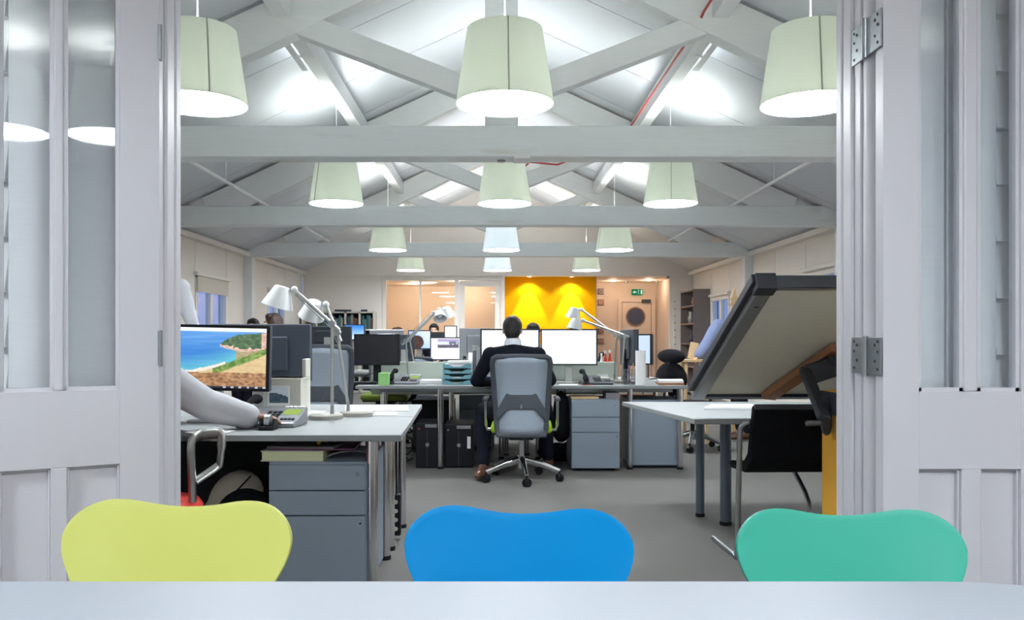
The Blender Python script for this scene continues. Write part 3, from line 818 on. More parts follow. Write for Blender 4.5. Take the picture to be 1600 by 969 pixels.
desk('white desk behind the low screen, beyond the lit white monitors', [(XS + .004, 8.02), (1.66, 8.02), (1.66, 8.8), (XS + .004, 8.8)], [(1.55, 8.1, .026), (1.55, 8.7, .026), (.3, 8.7, .026), (.3, 8.1, .026)], MT['chrome'])
desk('white trapezoid desk at right under the drawing board', [(1.018, 4.27), (2.6, 4.27), (2.6, 5.41), (.82, 5.41)], [(1.408, 5.10, .034), (1.31, 5.34, .027), (2.45, 4.4, .028), (2.45, 5.3, .027)], MT['grey_leg'])
desk('white desk at far left before the dark haired people', [(-3.7, 7.8), (-1.45, 7.8), (-1.45, 8.55), (-3.7, 8.55)], [(-1.55, 7.9, .026), (-1.55, 8.45, .026), (-3.6, 7.9, .026), (-3.6, 8.45, .026)], MT['chrome'])
desk('white desk far back with small lit screens', [(-2.1, 10.0), (.3, 10.0), (.3, 10.8), (-2.1, 10.8)], [(-2.0, 10.1, .026), (-2.0, 10.7, .026), (.2, 10.7, .026), (.2, 10.1, .026)], MT['chrome'])

# low screen between the middle desks: two panels
for (a, b, l) in ((-1.2, XS - .01, 'low pale green desk screen behind the blue trays'), (XS + .01, ax(965, 8.0), 'low pale green desk screen behind the black phone')):
    t = thing('desk_screen', l, 'desk screen', ((a + b) / 2, 8.0, .60), 0, 'low screens between the middle desks')
    w_ = (b - a) / 2
    MB().box(-w_, w_, -.014, .014, 0, az(565.5, 8.0) - .60).build('panel', MT['panel_green'], t, smooth=False, bevel=.003)

# ------------------------------------------------------------------ drawer pedestals
def pedestal(label, x, y, w, d, h, drawers, base=.03, lock=True):
    t = thing('drawer_pedestal', label, 'cabinet', (x, y, 0), 0, 'grey drawer pedestals')
    MB().box(-w / 2, w / 2, .012, d, base, h).build('cabinet_body', MT['cab'], t, smooth=False, bevel=.003)
    z = h - .012
    for k, q in enumerate(drawers):
        dr_ = MB().box(-w / 2 + .004, w / 2 - .004, -.008, .014, z - q + .006, z).build('drawer', MT['cab'], t, smooth=False, bevel=.002)
        if k == 0 and lock:
            MB().lathe([(0, .006), (.008, .006), (.01, 0)], 14, (w / 2 - .04, -.008, z - .04), Matrix.Rotation(PI / 2, 3, 'X')).build('lock', MT['steel'], dr_)
        if k == 2 and lock:
            MB().box(w / 2 - .03, w / 2 - .02, -.010, -.008, z - .035, z - .028).build('badge', MT['black'], dr_, smooth=False)
        z -= q
    for sx in (-1, 1):
        for yy in (.06, d - .06):
            MB().cyl((sx * (w / 2 - .05) - .01, yy, .019), (sx * (w / 2 - .05) + .01, yy, .019), .019, n=12).build('castor', MT['black'], t)
    return t
pedestal('tall grey three drawer pedestal under the front left desk', -.786, 3.66, .43, .56, .60, (.115, .11, .33))
pedestal('grey three drawer pedestal right of the seated man', .853, 7.12, .415, .5, .615, (.14, .13, .31))
pedestal('grey pedestal seen under the far middle desk, left of the man', ax(745, 8.55), 8.5, .36, .4, .56, (.14, .13, .25))
t = thing('side_cabinet', 'plain grey cabinet between the chrome legs of the middle desk', 'cabinet', (ax(1025, 7.3), 7.3, 0))
MB().box(-.225, .225, 0, .5, .02, .60).build('cabinet_body', MT['cab'], t, smooth=False, bevel=.003)
MB().box(-.22, .22, -.012, 0, .03, .59).build('door', MT['cab'], t, smooth=False, bevel=.002)
MB().box(-.21, .21, .01, .49, 0, .02).build('plinth', MT['black'], t, smooth=False)

# ------------------------------------------------------------------ monitors
def monitor(label, x, y, z, w, h, zb, rotz=0.0, fn=None, frame='black', res=(40, 26), roll=0.0, strength=None, back='dark_back', group='monitors', offmat='screen_off', edge='alu'):
    t = thing('monitor', label, 'monitor', (x, y, z), rotz, group)
    z0 = zb - z
    b = MB().box(-w / 2, w / 2, 0, .045, z0, z0 + h).build('housing', MT[back], t, smooth=False, bevel=.006)
    bz = MB(); e = .014
    bz.box(-w / 2, w / 2, -.006, 0, z0, z0 + e); bz.box(-w / 2, w / 2, -.006, 0, z0 + h - e, z0 + h)
    bz.box(-w / 2, -w / 2 + e, -.006, 0, z0 + e, z0 + h - e); bz.box(w / 2 - e, w / 2, -.006, 0, z0 + e, z0 + h - e)
    bo = bz.build('bezel', MT[frame], t, smooth=False)
    if fn: sc = picture('screen', w - 2 * e, h - 2 * e, res[0], res[1], fn, P_LIT, t, (0, -.002, z0 + e))
    else: sc = MB().box(-w / 2 + e, w / 2 - e, -.003, 0, z0 + e, z0 + h - e).build('screen', MT[offmat], t, smooth=False)
    MB().box(-w * .28, w * .28, .045, .06, z0 + h * .18, z0 + h * .78).build('back_cover', MT[back], t, smooth=False, bevel=.01)
    MB().box(-.035, .035, .04, .075, .01, z0 + h * .45).build('neck', MT['alu'] if edge == 'alu' else MT[edge], t, smooth=False, bevel=.004)
    MB().box(-.11, .11, -.05, .14, 0, .012).build('stand_foot', MT['alu'] if edge == 'alu' else MT[edge], t, smooth=False, bevel=.004)
    if roll:
        for o_ in (b, bo, sc): o_.rotation_euler = (0, roll, 0)
    return t

SH = [(0, .255), (.3, .275), (.42, .315), (.52, .36), (.62, .43), (.72, .50), (.80, .55), (.9, .62), (1, .70)]
HT = [(.56, .70), (.60, .775), (.66, .845), (.74, .895), (.86, .91), (1, .93)]
HB = [(.56, .70), (.62, .655), (.70, .63), (.78, .60), (.88, .62), (1, .66)]
def coast(u, v):
    # sky strip, sea, headland at the right, beach, dry grass, taskbar
    n1, n2 = nz(u * 9, v * 9, 1, 3), nz(u * 30, v * 30, 1, 9)
    if v < .03: return mix3((40, 46, 62), (180, 190, 200), 1 if (int(u * 40) % 3 == 0 and u > .55) else 0)
    sh = interp(SH, u) + .015 * n1
    if v < .255 + .02 * n1: return mix3((128, 94, 66), (196, 150, 108), n2 * 1.1 + .5)
    if v < sh - .025:
        if u > .5 and v > sh - .13 - .03 * n1: return mix3((84, 124, 56), (160, 176, 96), n2 + n1 * .6 + .4)
        return mix3((206, 178, 130), (222, 198, 150), n2 + .5)
    if v < sh + .02 and u < .62: return mix3((240, 226, 212), (226, 222, 216), n2 + .3)
    if u > .56:
        hb, ht = interp(HB, u) + .012 * n2, interp(HT, u) + .012 * n1
        if hb < v < ht:
            if v < hb + .045 + .03 * n2 or u > .95: return mix3((196, 152, 134), (232, 205, 190), n2 + .5)
            return mix3((58, 92, 64), (118, 136, 98), n2 * .9 + .4)
        if v <= hb and u > .72: return mix3((190, 160, 130), (120, 150, 90), n2 + .4)
    if v > .945: return mix3((226, 236, 246), (246, 248, 250), (v - .945) * 18)
    c = mix3((96, 190, 206), (56, 128, 206), (v - sh) * 3.4)
    c = mix3(c, (110, 168, 230), max(0, (v - .6) * 2.2))
    return mix3(c, (170, 206, 244), max(0, .5 * nz(u * 3, v * 34, 1, 5)))
monitor('large monitor at front left showing a blue seaside bay', -1.405, 4.12, .73, .555, .325, .886, 0.0, coast, 'black', (110, 66), .022)
monitor('dark backed monitor behind the seaside screen', -1.35, 4.80, .73, .575, .325, .90, PI)
def white(u, v): return mix3((248, 250, 255), (255, 255, 255), v)
monitor('white lit monitor directly before the seated man', ax(797, 7.62), 7.62, .73, 93 * 7.62 / F, .335, az(571, 7.62), math.radians(3), white, 'dark_back', (4, 4))
monitor('white lit monitor right of the seated man', ax(889, 7.6), 7.6, .73, 89 * 7.6 / F, 57 * 7.6 / F, az(571, 7.6), math.radians(-3), white, 'dark_back', (4, 4))
monitor('switched off black monitor on the middle desk, above the green note cube', ax(589, 7.6), 7.6, .73, 71 * 7.6 / F, 49 * 7.6 / F, az(571, 7.6), math.radians(5), None, 'black', edge='black')
def web(u, v):
    if .22 < u < .98 and .55 < v < .95:
        if v > .84: return (176, 160, 208)
        if v > .70: return mix3((225, 232, 245), (110, 120, 140), 1 if (u > .62 and nz(u * 8, v * 8) > -.1) else 0)
        return mix3((120, 110, 130), (60, 58, 70), nz(u * 16, v * 16) + .3)
    return (250, 251, 255)
monitor('small lit screen with a web page, behind the letter trays', ax(693.5, 9.9), 10.2, .73, 48 * 10.2 / F, 36 * 10.2 / F, az(563, 10.2), 0, web, 'dark_back', (40, 26))
def dog(u, v):
    d = math.hypot((u - .35) * 1.2, v - .35)
    if d < .42: return mix3((90, 56, 40), (40, 26, 26), nz(u * 6, v * 6) + .4)
    return mix3((120, 180, 250), (245, 248, 255), u * .6 + v * .4)
monitor('small lit monitor with a brown and blue picture, left of the web page screen', ax(655, 10.2), 10.25, .73, 36 * 10.25 / F, 30 * 10.25 / F, az(546, 10.2), math.radians(6), dog, 'dark_back', (30, 24))
monitor('dark monitor back on the far left desk, above the mesh chair', ax(514, 8.05), 8.05, .73, 72 * 8.05 / F, 31 * 8.05 / F, az(541, 8.05), PI)
def sky(u, v): return mix3((240, 250, 255), (40, 130, 250), v)
monitor('little blue lit screen peeking past the switched off monitor', ax(545, 9.9), 10.3, .73, 34 * 9.9 / F, 26 * 9.9 / F, az(532, 9.9), 0, sky, 'dark_back', (4, 16))
monitor('dark monitor beside the arm of the lamp on the middle desk', ax(628, 8.3), 8.45, .73, 34 * 8.4 / F, 42 * 8.4 / F, az(565, 8.4), PI + .2)
monitor('silver backed monitor left of the man, behind the low screen', ax(742, 8.4), 8.42, .73, 44 * 8.4 / F * 1.1, 50 * 8.4 / F, az(563, 8.4), PI + .1, None, 'lamp_white', back='steel')
monitor('pale lit monitor far back before the dark haired man', ax(704, 12.6), 12.6, .73, 20 * 12.6 / F, 22 * 12.6 / F, az(531, 12.6), 0, white, 'dark_back', (4, 4))
monitor('dark monitor far back before the dark haired man', ax(680, 11.3), 11.3, .73, 29 * 11.3 / F, 17 * 11.3 / F, az(536, 11.3), PI)
monitor('wide silver backed monitor far back, behind the switched off one', ax(604, 9.7), 9.75, .73, 54 * 9.7 / F, 30 * 9.7 / F, az(545, 9.7), PI, None, 'lamp_white', back='steel')
monitor('dark monitor seen from its side at the right end of the middle desk', ax(986, 7.72), 7.72, .73, .42, 56 * 7.7 / F, az(571, 7.7), math.radians(98), None, 'black', edge='black', back='charcoal')
def doc(u, v): return (70, 110, 190) if (.1 < u < .35 and .3 < v < .55) else (196, 216, 238)
monitor('slim blue lit screen angled beside the white paper roll', ax(1004, 8.3), 8.3, .73, 31 * 8.3 / F, 48 * 8.3 / F, az(570, 8.3), math.radians(-38), doc, 'black', (10, 10), .0)
desk('white desk at the very back before the dark haired man', [(-1.6, 11.2), (.1, 11.2), (.1, 12.9), (-1.6, 12.9)], [(-1.5, 11.3, .026), (-1.5, 12.8, .026), (0, 12.8, .026), (0, 11.3, .026)], MT['chrome'])

# ------------------------------------------------------------------ architect desk lamps
def desk_lamp(label, base, stem_top, head, shade_dir, shade_r=(.04, .075), shade_l=.10, br=.095, bh=.026, off=None):
    """base: centre on the desk, stem_top: elbow, head: pivot by the shade, all world points"""
    base = Vector(base); e = Vector(stem_top) - base; h = Vector(head) - base
    t = thing('desk_lamp', label, 'desk lamp', base, 0, 'silver architect desk lamps')
    MB().lathe([(0, bh), (br - .008, bh), (br, bh - .006), (br, 0), (0, 0)], 32).build('base', MT['base_disc'], t)
    s0 = Vector(off) if off else Vector((0, 0, 0)); s0.z = bh
    MB().cyl(s0, s0 + Vector((0, 0, .05)), .011, .008, 12).build('socket', MT['lamp_grey'], t)
    a = MB(); a.cyl(s0 + Vector((0, 0, .03)), e, .0085, n=10)
    lo = a.build('lower_arm', MT['alu'], t)
    MB().cyl(e - Vector((0, .022, 0)), e + Vector((0, .022, 0)), .018, n=14).build('elbow_joint', MT['lamp_grey'], t)
    d = (h - e).normalized(); u, v = frame_from(d)
    a = MB(); a.cyl(e - d * .05, h, .010, n=10)
    up = a.build('upper_arm', MT['alu'], t)
    a = MB(); n_ = d.cross(Vector((0, 1, 0))).normalized()
    a.cyl(e - d * .045 + n_ * .022, h - d * .02 + n_ * .016, .0022, n=5)
    a.cyl(e - d * .05, e - d * .045 + n_ * .024, .005, n=6)
    a.build('tension_spring', MT['lamp_grey'], up)
    MB().ell(h, .019, 14, 10).build('head_joint', MT['lamp_white'], t)
    sd = Vector(shade_dir).normalized(); q = sd.to_track_quat('Z', 'Y').to_matrix()
    side = (sd - d * sd.dot(d)); 
    c = h + Vector((d.x, d.y, 0)).normalized() * (shade_r[0] + .022) - sd * .015
    MB().bar(h, c + sd * .02, .012, .02).build('head_bracket', MT['lamp_grey'], t, smooth=False)
    r0, r1 = shade_r
    MB().lathe([(0, -.002), (r0 * .9, -.002), (r0, .004), (r1, shade_l - .006), (r1 + .003, shade_l), (r1 - .004, shade_l), (r0 - .006, .008), (0, .008)], 28, c, q).build('lamp_shade', MT['lamp_white'], t)
    MB().ell(c + sd * (shade_l * .5), (.022, .022, .028), 12, 8).build('bulb', MT['paper'], t)
    return t
Y1 = 4.28; Y2 = 4.44
desk_lamp('white desk lamp on the front left desk, tall one with its shade reaching left', (ax(509, Y1), Y1, .73), at(519, 506, Y1), at(460, 453, Y1), (-.30, .05, -1), (.042, .080), .105, .088, .026, (ax(519, Y1) - ax(509, Y1), 0, 0))
desk_lamp('white desk lamp on the front left desk, its shade folded down beside the other lamp', (ax(557, Y2), Y2, .73), at(527, 520, Y2), at(509, 476, Y2), (-.35, .45, -1), (.04, .068), .09, .088, .026, (ax(544, Y2) - ax(557, Y2), 0, 0))
Y3 = 7.72
desk_lamp('white desk lamp behind the phone on the middle desk, dark shade mouth showing', (ax(638, Y3), Y3, .73), at(634, 533, Y3), at(677, 489, Y3), (.15, -.75, -1), (.036, .062), .085, .075)
Y3 = 8.35
desk_lamp('white desk lamp beyond the low screen, its white shade pointing right', (ax(650, Y3), Y3, .73), at(640, 530, Y3), at(686, 483, Y3), (.35, .3, -1), (.045, .075), .10, .085)
Y3 = 7.85
desk_lamp('white desk lamp right of the lit screens, upper shade before the yellow wall', (ax(960, Y3), Y3, .73), at(963, 524, Y3), at(909, 484, Y3), (-.25, .1, -1), (.042, .074), .10, .08)
Y3 = 7.62
desk_lamp('white desk lamp at the middle desk, lower shade before the yellow wall', (ax(972, Y3), Y3, .73), at(976, 524, Y3), at(911, 501, Y3), (-.2, -.05, -1), (.042, .073), .095, .075)

# ------------------------------------------------------------------ telephones
def phone(label, x, y, rotz, lcd=True, s=1.0, body='phone_silver', z=.73):
    t = thing('telephone', label, 'telephone', (x, y, z), rotz, 'desk telephones'); t.scale = (s, s, s)
    MB().prism([(-.1, .0), (.1, .0), (.1, .075), (-.1, .02)], 'x', -.07, .13).build('phone_body', MT[body], t, smooth=False, bevel=.006)
    sl = math.atan2(.055, .2); R = Matrix.Rotation(sl, 4, 'X')
    def on(px_, q): return Vector((px_, -.1 + .2 * q, .02 + .055 * q + .002))
    kb = MB()
    for i in range(3):
        for j in range(4): kb.obox(on(-.012 + i * .022, .18 + j * .14), (.016, .018, .006), R)
    for i in range(4): kb.obox(on(.065 + i * .016, .2), (.011, .014, .006), R)
    kb.build('keypad', MT['black'], t, smooth=False)
    MB().obox(on(.085, .62), (.07, .052, .006), R).build('display', MT['phone_lcd'] if lcd else MT['cream'], t, smooth=False)
    bt = MB()
    for i in range(5): bt.obox(on(.04 + i * .019, .92), (.013, .012, .005), R)
    bt.build('line_buttons', MT['paper'], t, smooth=False)
    h = MB(); pts = [(-.098, -.105 + .21 * k / 8, .035 + .07 * k / 8 + .028 * math.sin(PI * k / 8)) for k in range(9)]
    h.tube(pts, [(.022, .02), (.026, .022), (.02, .016), (.015, .013), (.015, .013), (.015, .013), (.02, .016), (.026, .022), (.022, .02)], 10)
    hd = h.build('handset', MT['black_soft'], t)
    MB().box(-.125, -.07, -.1, .1, 0, .028).build('cradle', MT['charcoal'], t, smooth=False, bevel=.004)
    c = [(-.1 + .012 * math.cos(k * 1.1), -.115 - .012 * math.sin(k * 1.1) - .004 * (k % 5), .012 + .001 * k) for k in range(26)]
    MB().tube(c, .003, 5).build('curly_cord', MT['black'], t)
    return t
phone('silver phone with green display on the front left desk', ax(421, 3.93), 3.97, math.radians(-4), True, 1.1)
phone('silver phone with pale display on the middle desk behind the green note cube', ax(632, 7.5), 7.5, math.radians(-6), True, 1.05)
phone('dark grey phone on the middle desk under the right lit screen', ax(930, 7.42), 7.4, math.radians(5), False, 1.05, 'charcoal')

# ------------------------------------------------------------------ office chairs
def star_base(t, r=.31, mat_='chrome', start=0.0, zc_=.12):
    for k in range(5):
        a = start + 2 * PI * k / 5; dx, dy = math.cos(a), math.sin(a)
        l = MB().tube([(dx * .03, dy * .03, .165), (dx * .16, dy * .16, .135), (dx * r, dy * r, .082)], [(.026, .032), (.022, .026), (.016, .019)], 10).build('base_arm', MT[mat_], t)
        c = MB(); R = Matrix.Rotation(a + .6, 3, 'Z')
        for q in (-.014, .014):
            p = Vector((dx * r, dy * r, .031)); v_ = R @ Vector((q, 0, 0)); w_ = R @ Vector((.009, 0, 0))
            c.cyl(p + v_ - w_, p + v_ + w_, .031, n=14)
        c.cyl((dx * r, dy * r, .03), (dx * r, dy * r, .085), .008, n=8)
        c.build('castor', MT['black'], l)
    MB().cyl((0, 0, .10), (0, 0, .19), .036, n=16).build('hub', MT[mat_], t)

def mesh_chair(label, x, y, rotz, lift=0.0, seat='green_seat', arms=True, start=.32, group='mesh backed office chairs', top=1.0, w0=.225):
    """faces +Y at rotz 0"""
    t = thing('office_chair', label, 'chair', (x, y, 0), rotz, group)
    star_base(t, .31, 'chrome', start)
    zl = lift
    MB().cyl((0, 0, .16), (0, 0, .38 + zl), .022, n=14).build('gas_lift', MT['chrome'], t)
    MB().box(-.1, .1, -.13, .12, .335 + zl, .395 + zl).build('tilt_mechanism', MT['black'], t, smooth=False, bevel=.012)
    b = MB(); b.prism([(-.24, -.2), (-.2, -.23), (.2, -.23), (.24, -.2), (.245, .2), (.2, .27), (-.2, .27), (-.245, .2)], 'z', .40 + zl, .465 + zl)
    b.build('seat', MT[seat], t, bevel=.022, seg=3)
    MB().box(-.22, .22, -.2, .22, .385 + zl, .402 + zl).build('seat_pan', MT['black'], t, smooth=False, bevel=.005)
    z0, z1 = .395 + zl, top + zl
    def yb(z): return -.255 - .11 * max(0, (z - z0) / (z1 - z0)) + .05 * math.sin(PI * (z - z0) / (z1 - z0))
    def hw(z): return lerp(w0 * .83, w0, (z - z0) / (z1 - z0))
    N = 12
    zs = [z0 + (z1 - z0) * k / N for k in range(N + 1)]
    ring = [(-hw(z), yb(z), z) for z in zs]
    ring[-1] = (-hw(z1) + .012, yb(z1), z1 - .012)
    ring += [(-hw(z1) + .03, yb(z1), z1), (0, yb(z1), z1 + .004), (hw(z1) - .03, yb(z1), z1)]
    r2 = [(hw(z), yb(z), z) for z in reversed(zs)]; r2[0] = (hw(z1) - .012, yb(z1), z1 - .012)
    ring += r2 + [(0, yb(z0) + .01, z0 - .012)]
    MB().tube(ring, (.019, .021), 8, closed=True).build('back_frame', MT['charcoal'], t)
    me_ = MB(); k0 = 0
    for k, z in enumerate(zs):
        me_.v += [(-hw(z) + .005, yb(z), z), (-hw(z) * .4, yb(z) - .012, z), (hw(z) * .4, yb(z) - .012, z), (hw(z) - .005, yb(z), z)]
    for k in range(N):
        for j in range(3): q = k * 4 + j; me_.f.append((q, q + 1, q + 5, q + 4))
    ms = me_.build('back_mesh', MT['mesh_grey'], t)
    so = ms.modifiers.new('thickness', 'SOLIDIFY'); so.thickness = .006
    # lumbar frame: dark trapezoid with an open trapezoid below it
    def L(u, z): return (u, yb(z) - .03, z)
    zt, zm, zo, zq = z1 - .285, z1 - .42, z1 - .435, z1 - .535
    out = [(-hw(zm) + .0, zm), (-.12, zt), (.12, zt), (hw(zm) - .0, zm)]
    lb = MB()
    for (p, q) in (((-hw(zm), zm), (-.115, zt)), ((hw(zm), zm), (.115, zt))): pass
    lf = [(-.115, zt), (.115, zt), (hw(zm) - .005, zm), (hw(zm - .06) - .005, zm - .07), (.17, zm - .05), (.10, zo + .03), (-.10, zo + .03), (-.17, zm - .05), (-hw(zm - .06) + .005, zm - .07), (-hw(zm) + .005, zm)]
    yl = yb(zm) - .02
    lb.prism(lf, 'y', yl - .012, yl + .004)
    lo = lb.build('lumbar_support', MT['charcoal'], t, smooth=False, bevel=.003)
    MB().box(-.006, .006, yl - .017, yl - .011, zm + .02, zm + .05).build('lumbar_clip', MT['steel'], lo, smooth=False)
    MB().box(-.19, .19, yb(z0) - .015, yb(z0) + .015, z0 - .02, z0 + .012).build('back_bracket', MT['charcoal'], t, smooth=False, bevel=.006)
    MB().tube([(-.15, yb(z0), z0 - .01), (0, -.13, z0 - .045), (.15, yb(z0), z0 - .01)], .016, 8).build('back_yoke', MT['black'], t)
    if arms:
        for s in (-1, 1):
            a = MB().tube([(s * .19, -.02, .41 + zl), (s * .275, -.03, .41 + zl), (s * .285, -.04, .45 + zl), (s * .285, -.05, .645 + zl)], .013, 10).build('arm_post', MT['chrome'], t)
            MB().box(s * .285 - .023, s * .285 + .023, -.15, .12, .645 + zl, .672 + zl).build('arm_pad', MT['charcoal'], a, smooth=False, bevel=.01)
    return t
mesh_chair('grey mesh office chair with green seat and chrome base holding the man in black', .205, 6.70, math.radians(-2), 0, start=math.radians(-82))
mesh_chair('grey mesh office chair between the lamps and the middle desk, empty', ax(503, 6.3), 6.55, math.radians(3), .075, seat='black_soft', arms=False)
mesh_chair('grey mesh office chair far back under the small lit monitors', ax(653, 9.5), 9.8, 0, -.07, seat='black_soft', arms=False, w0=.17, top=.98)
# chair tucked in on the other side of the middle desk: olive seat, only seat and low back show
mesh_chair('office chair with olive green seat tucked behind the middle desk', ax(601, 8.6), 8.75, PI, .10, seat='olive', arms=False)

t = thing('task_chair', 'black padded task chair with headrest at the right end of the middle desk', 'chair', (2.02, 8.55, 0), math.radians(-65))
star_base(t, .3, 'steel', .5)
MB().cyl((0, 0, .16), (0, 0, .42), .022, n=12).build('gas_lift', MT['black'], t)
MB().prism([(-.24, -.22), (.24, -.22), (.25, .2), (.18, .26), (-.18, .26), (-.25, .2)], 'z', .42, .49).build('seat', MT['black_soft'], t, bevel=.025, seg=3)
MB().ell((0, -.27, .73), (.25, .06, .17), 20, 12).build('backrest', MT['black_soft'], t)
MB().bar((0, -.25, .42), (0, -.30, .93), .06, .02, (0, 1, 0)).build('back_spine', MT['black'], t, smooth=False)
MB().ell((0, -.27, .955), (.22, .055, .075), 20, 12).build('headrest', MT['black_soft'], t)
for s in (-1, 1):
    a = MB().tube([(s * .22, 0, .44), (s * .28, 0, .48), (s * .28, 0, .66)], .014, 8).build('arm_post', MT['black'], t)
    MB().box(s * .28 - .04, s * .28 + .04, -.13, .13, .66, .69).build('arm_pad', MT['black'], a, smooth=False, bevel=.012)

# red seated armchair with aluminium arm, front left
t = thing('arm_chair', 'dark backed office chair with red seat and polished aluminium arm at the left edge', 'chair', (-1.465, 3.36, 0), math.radians(8))
star_base(t, .31, 'black', .2)
MB().cyl((0, 0, .16), (0, 0, .45), .024, n=14).build('gas_lift', MT['black'], t)
MB().lathe([(0, .455), (.23, .455), (.262, .47), (.27, .49), (.255, .512), (.2, .523), (0, .526)], 30, (0, .0, -.03)).build('seat', MT['red_seat'], t)
MB().prism([(-.2, .5), (.2, .5), (.24, .58), (.24, .68), (.19, .74), (-.19, .74), (-.24, .68), (-.24, .58)], 'y', -.30, -.27).build('backrest', MT['black_soft'], t, smooth=False, bevel=.01)
MB().bar((0, -.1, .45), (0, -.3, .62), .07, .02, (0, 1, 0)).build('back_spine', MT['black'], t, smooth=False)
for s in (-1, 1):
    X_ = s * .235
    a = MB()
    a.tube(smooth([(X_, -.02, .40), (X_, -.03, .55), (X_ + .0, -.05, .69), (X_ + .005, -.04, .735), (X_ + .03, 0, .752), (X_ + .085, .02, .755), (X_ + .105, .02, .74), (X_ + .10, .02, .64), (X_ + .085, .02, .615), (X_ + .01, -.02, .565)]), [(.026, .016)] * 15 + [(.028, .014)] * 18 + [(.02, .012)] * 13, 12)
    a.build('arm_loop', MT['alu'], t)

# visitor chair at the right
t = thing('visitor_chair', 'black visitor chair with bent steel tube frame by the ochre panel', 'chair', (1.56, 4.47, 0), math.radians(2), None)
MB().prism([(-.285, .80), (-.24, .65), (-.225, .52), (-.13, .445), (.10, .435), (.13, .455), (.11, .475), (-.08, .48), (-.165, .55), (-.2, .68), (-.235, .80), (-.26, .808)], 'x', -.27, .27).build('seat_shell', MT['black_soft'], t, smooth=False, bevel=.006)
MB().box(-.27, .27, -.29, -.262, .785, .812).build('top_edge', MT['charcoal'], t, smooth=False, bevel=.006)
for s in (-1, 1):
    MB().tube([(s * .27, -.2, .70), (s * .29, -.1, .70), (s * .298, .0, .70)] if s > 0 else smooth([(s * .25, -.2, .70), (s * .28, -.22, .715), (s * .305, -.21, .70), (s * .318, -.2, .65), (s * .32, -.18, .3), (s * .32, -.16, .03), (s * .32, -.1, .015), (s * .32, .25, .015)]), .0145, 10).build('frame_tube', MT['steel'], t)
MB().tube(smooth([(.10, .25, .46), (.10, -.05, .28), (.095, -.12, .05), (.12, -.1, .02), (.30, .2, .02)]), .013, 10).build('frame_tube', MT['steel'], t)
MB().tube([(.31, -.12, .62), (.22, -.14, .34), (.14, -.16, .1), (.10, -.17, .015)], .013, 10).build('frame_tube', MT['steel'], t)
MB().box(-.02, .22, -.30, -.27, .70, .735).build('arm_pad', MT['steel'], t, smooth=False, bevel=.014)

# ------------------------------------------------------------------ drawing board
YT, YB_ = 3.2, 4.31
zt_, zb_ = az(446, YT), az(622, YB_)
t = thing('drawing_board', 'large tilted drawing board seen from underneath, grey framed', 'drawing board', (1.0, YT, 0))
dy = YB_ - YT; dzz = zb_ - zt_
Lb = math.hypot(dy, dzz)
def bd(s, x, n): # s along the slope from the top, x to the right, n out of the upper face (away from the viewer)
    ty, tz = dy / Lb, dzz / Lb
    return Vector((x, ty * s + (-tz) * n, zt_ + tz * s + ty * n))
def slab(x0, x1, s0, s1, n0, n1):
    m = MB(); m.v = [tuple(bd(s, x, n)) for n in (n0, n1) for s, x in ((s0, x0), (s0, x1), (s1, x1), (s1, x0))]
    m.f = [(0, 1, 2, 3), (7, 6, 5, 4), (0, 4, 5, 1), (1, 5, 6, 2), (2, 6, 7, 3), (3, 7, 4, 0)]; return m
W_ = 1.6
slab(.05, W_ - .05, .04, Lb - .03, .008, .03).build('board_panel', MT['board'], t, smooth=False)
slab(0.012, .075, .05, Lb, -.012, .034).build('frame_side', MT['board_alu'], t, smooth=False, bevel=.004)
slab(-.012, .012, .0, Lb - .06, .014, .05).build('frame_lip', MT['board_dark'], t, smooth=False, bevel=.003)
slab(W_ - .075, W_, .05, Lb, -.012, .034).build('frame_side', MT['board_alu'], t, smooth=False, bevel=.004)
slab(.07, W_ - .07, -.01, .022, -.012, .04).build('frame_top', MT['charcoal'], t, smooth=False, bevel=.003)
slab(.085, W_ - .07, .004, .013, -.016, -.0125).build('frame_strip', MT['alu'], t, smooth=False)
slab(.07, W_ - .07, Lb - .035, Lb, -.008, .034).build('frame_bottom', MT['board_dark'], t, smooth=False, bevel=.003)
slab(0.0, .08, -.012, .055, -.018, .05).build('corner_cap', MT['board_dark'], t, smooth=False, bevel=.004)
for s_ in (.16,):
    p = bd(s_, .045, -.013); MB().obox(p, (.018, .004, .006)).build('frame_slot', MT['black'], t, smooth=False)
a0 = bd(.70, .315 + 0.28, -.01); a1 = bd(Lb - .06, .27, -.01)
m = MB(); p0 = bd(.55, .52, -.02); p1 = bd(Lb - .07, .385, -.02)
m.bar(p0, p1, .075, .035, bd(0, 0, 1) - bd(0, 0, 0)); m.build('wooden_brace', MT['wood'], t, smooth=False, bevel=.003)
arm = MB(); arm.bar(bd(.60, .58, -.06), Vector((at(1262, 586, 3.75)) - Vector((1.0, YT, 0))), .09, .045, (0, 1, 0)).build('support_arm', MT['board_dark'], t, smooth=False, bevel=.006)
MB().bar(Vector(at(1258, 578, 3.74)) - t.location, Vector(at(1288, 655, 3.38)) - t.location, .05, .03, (0, 1, 0)).build('support_link', MT['board_dark'], t, smooth=False, bevel=.006)
MB().bar(Vector(at(1299, 560, 3.7)) - t.location, Vector(at(1318, 590, 3.55)) - t.location, .03, .03, (0, 1, 0)).build('support_link', MT['board_dark'], t, smooth=False, bevel=.004)
q = []
for k in range(13): a = math.radians(180 + 15 * k); q.append((ax(1291, 3.5) - 1.0 + .021 * math.cos(a), az(662, 3.5) + .05 * math.sin(a)))
q += [(ax(1291, 3.5) - 1.0 + .021, az(620, 3.5)), (ax(1291, 3.5) - 1.0 - .021, az(620, 3.5))]
MB().prism(q, 'y', .285, .315).build('pivot_plate', MT['board_dark'], t, smooth=False, bevel=.006)
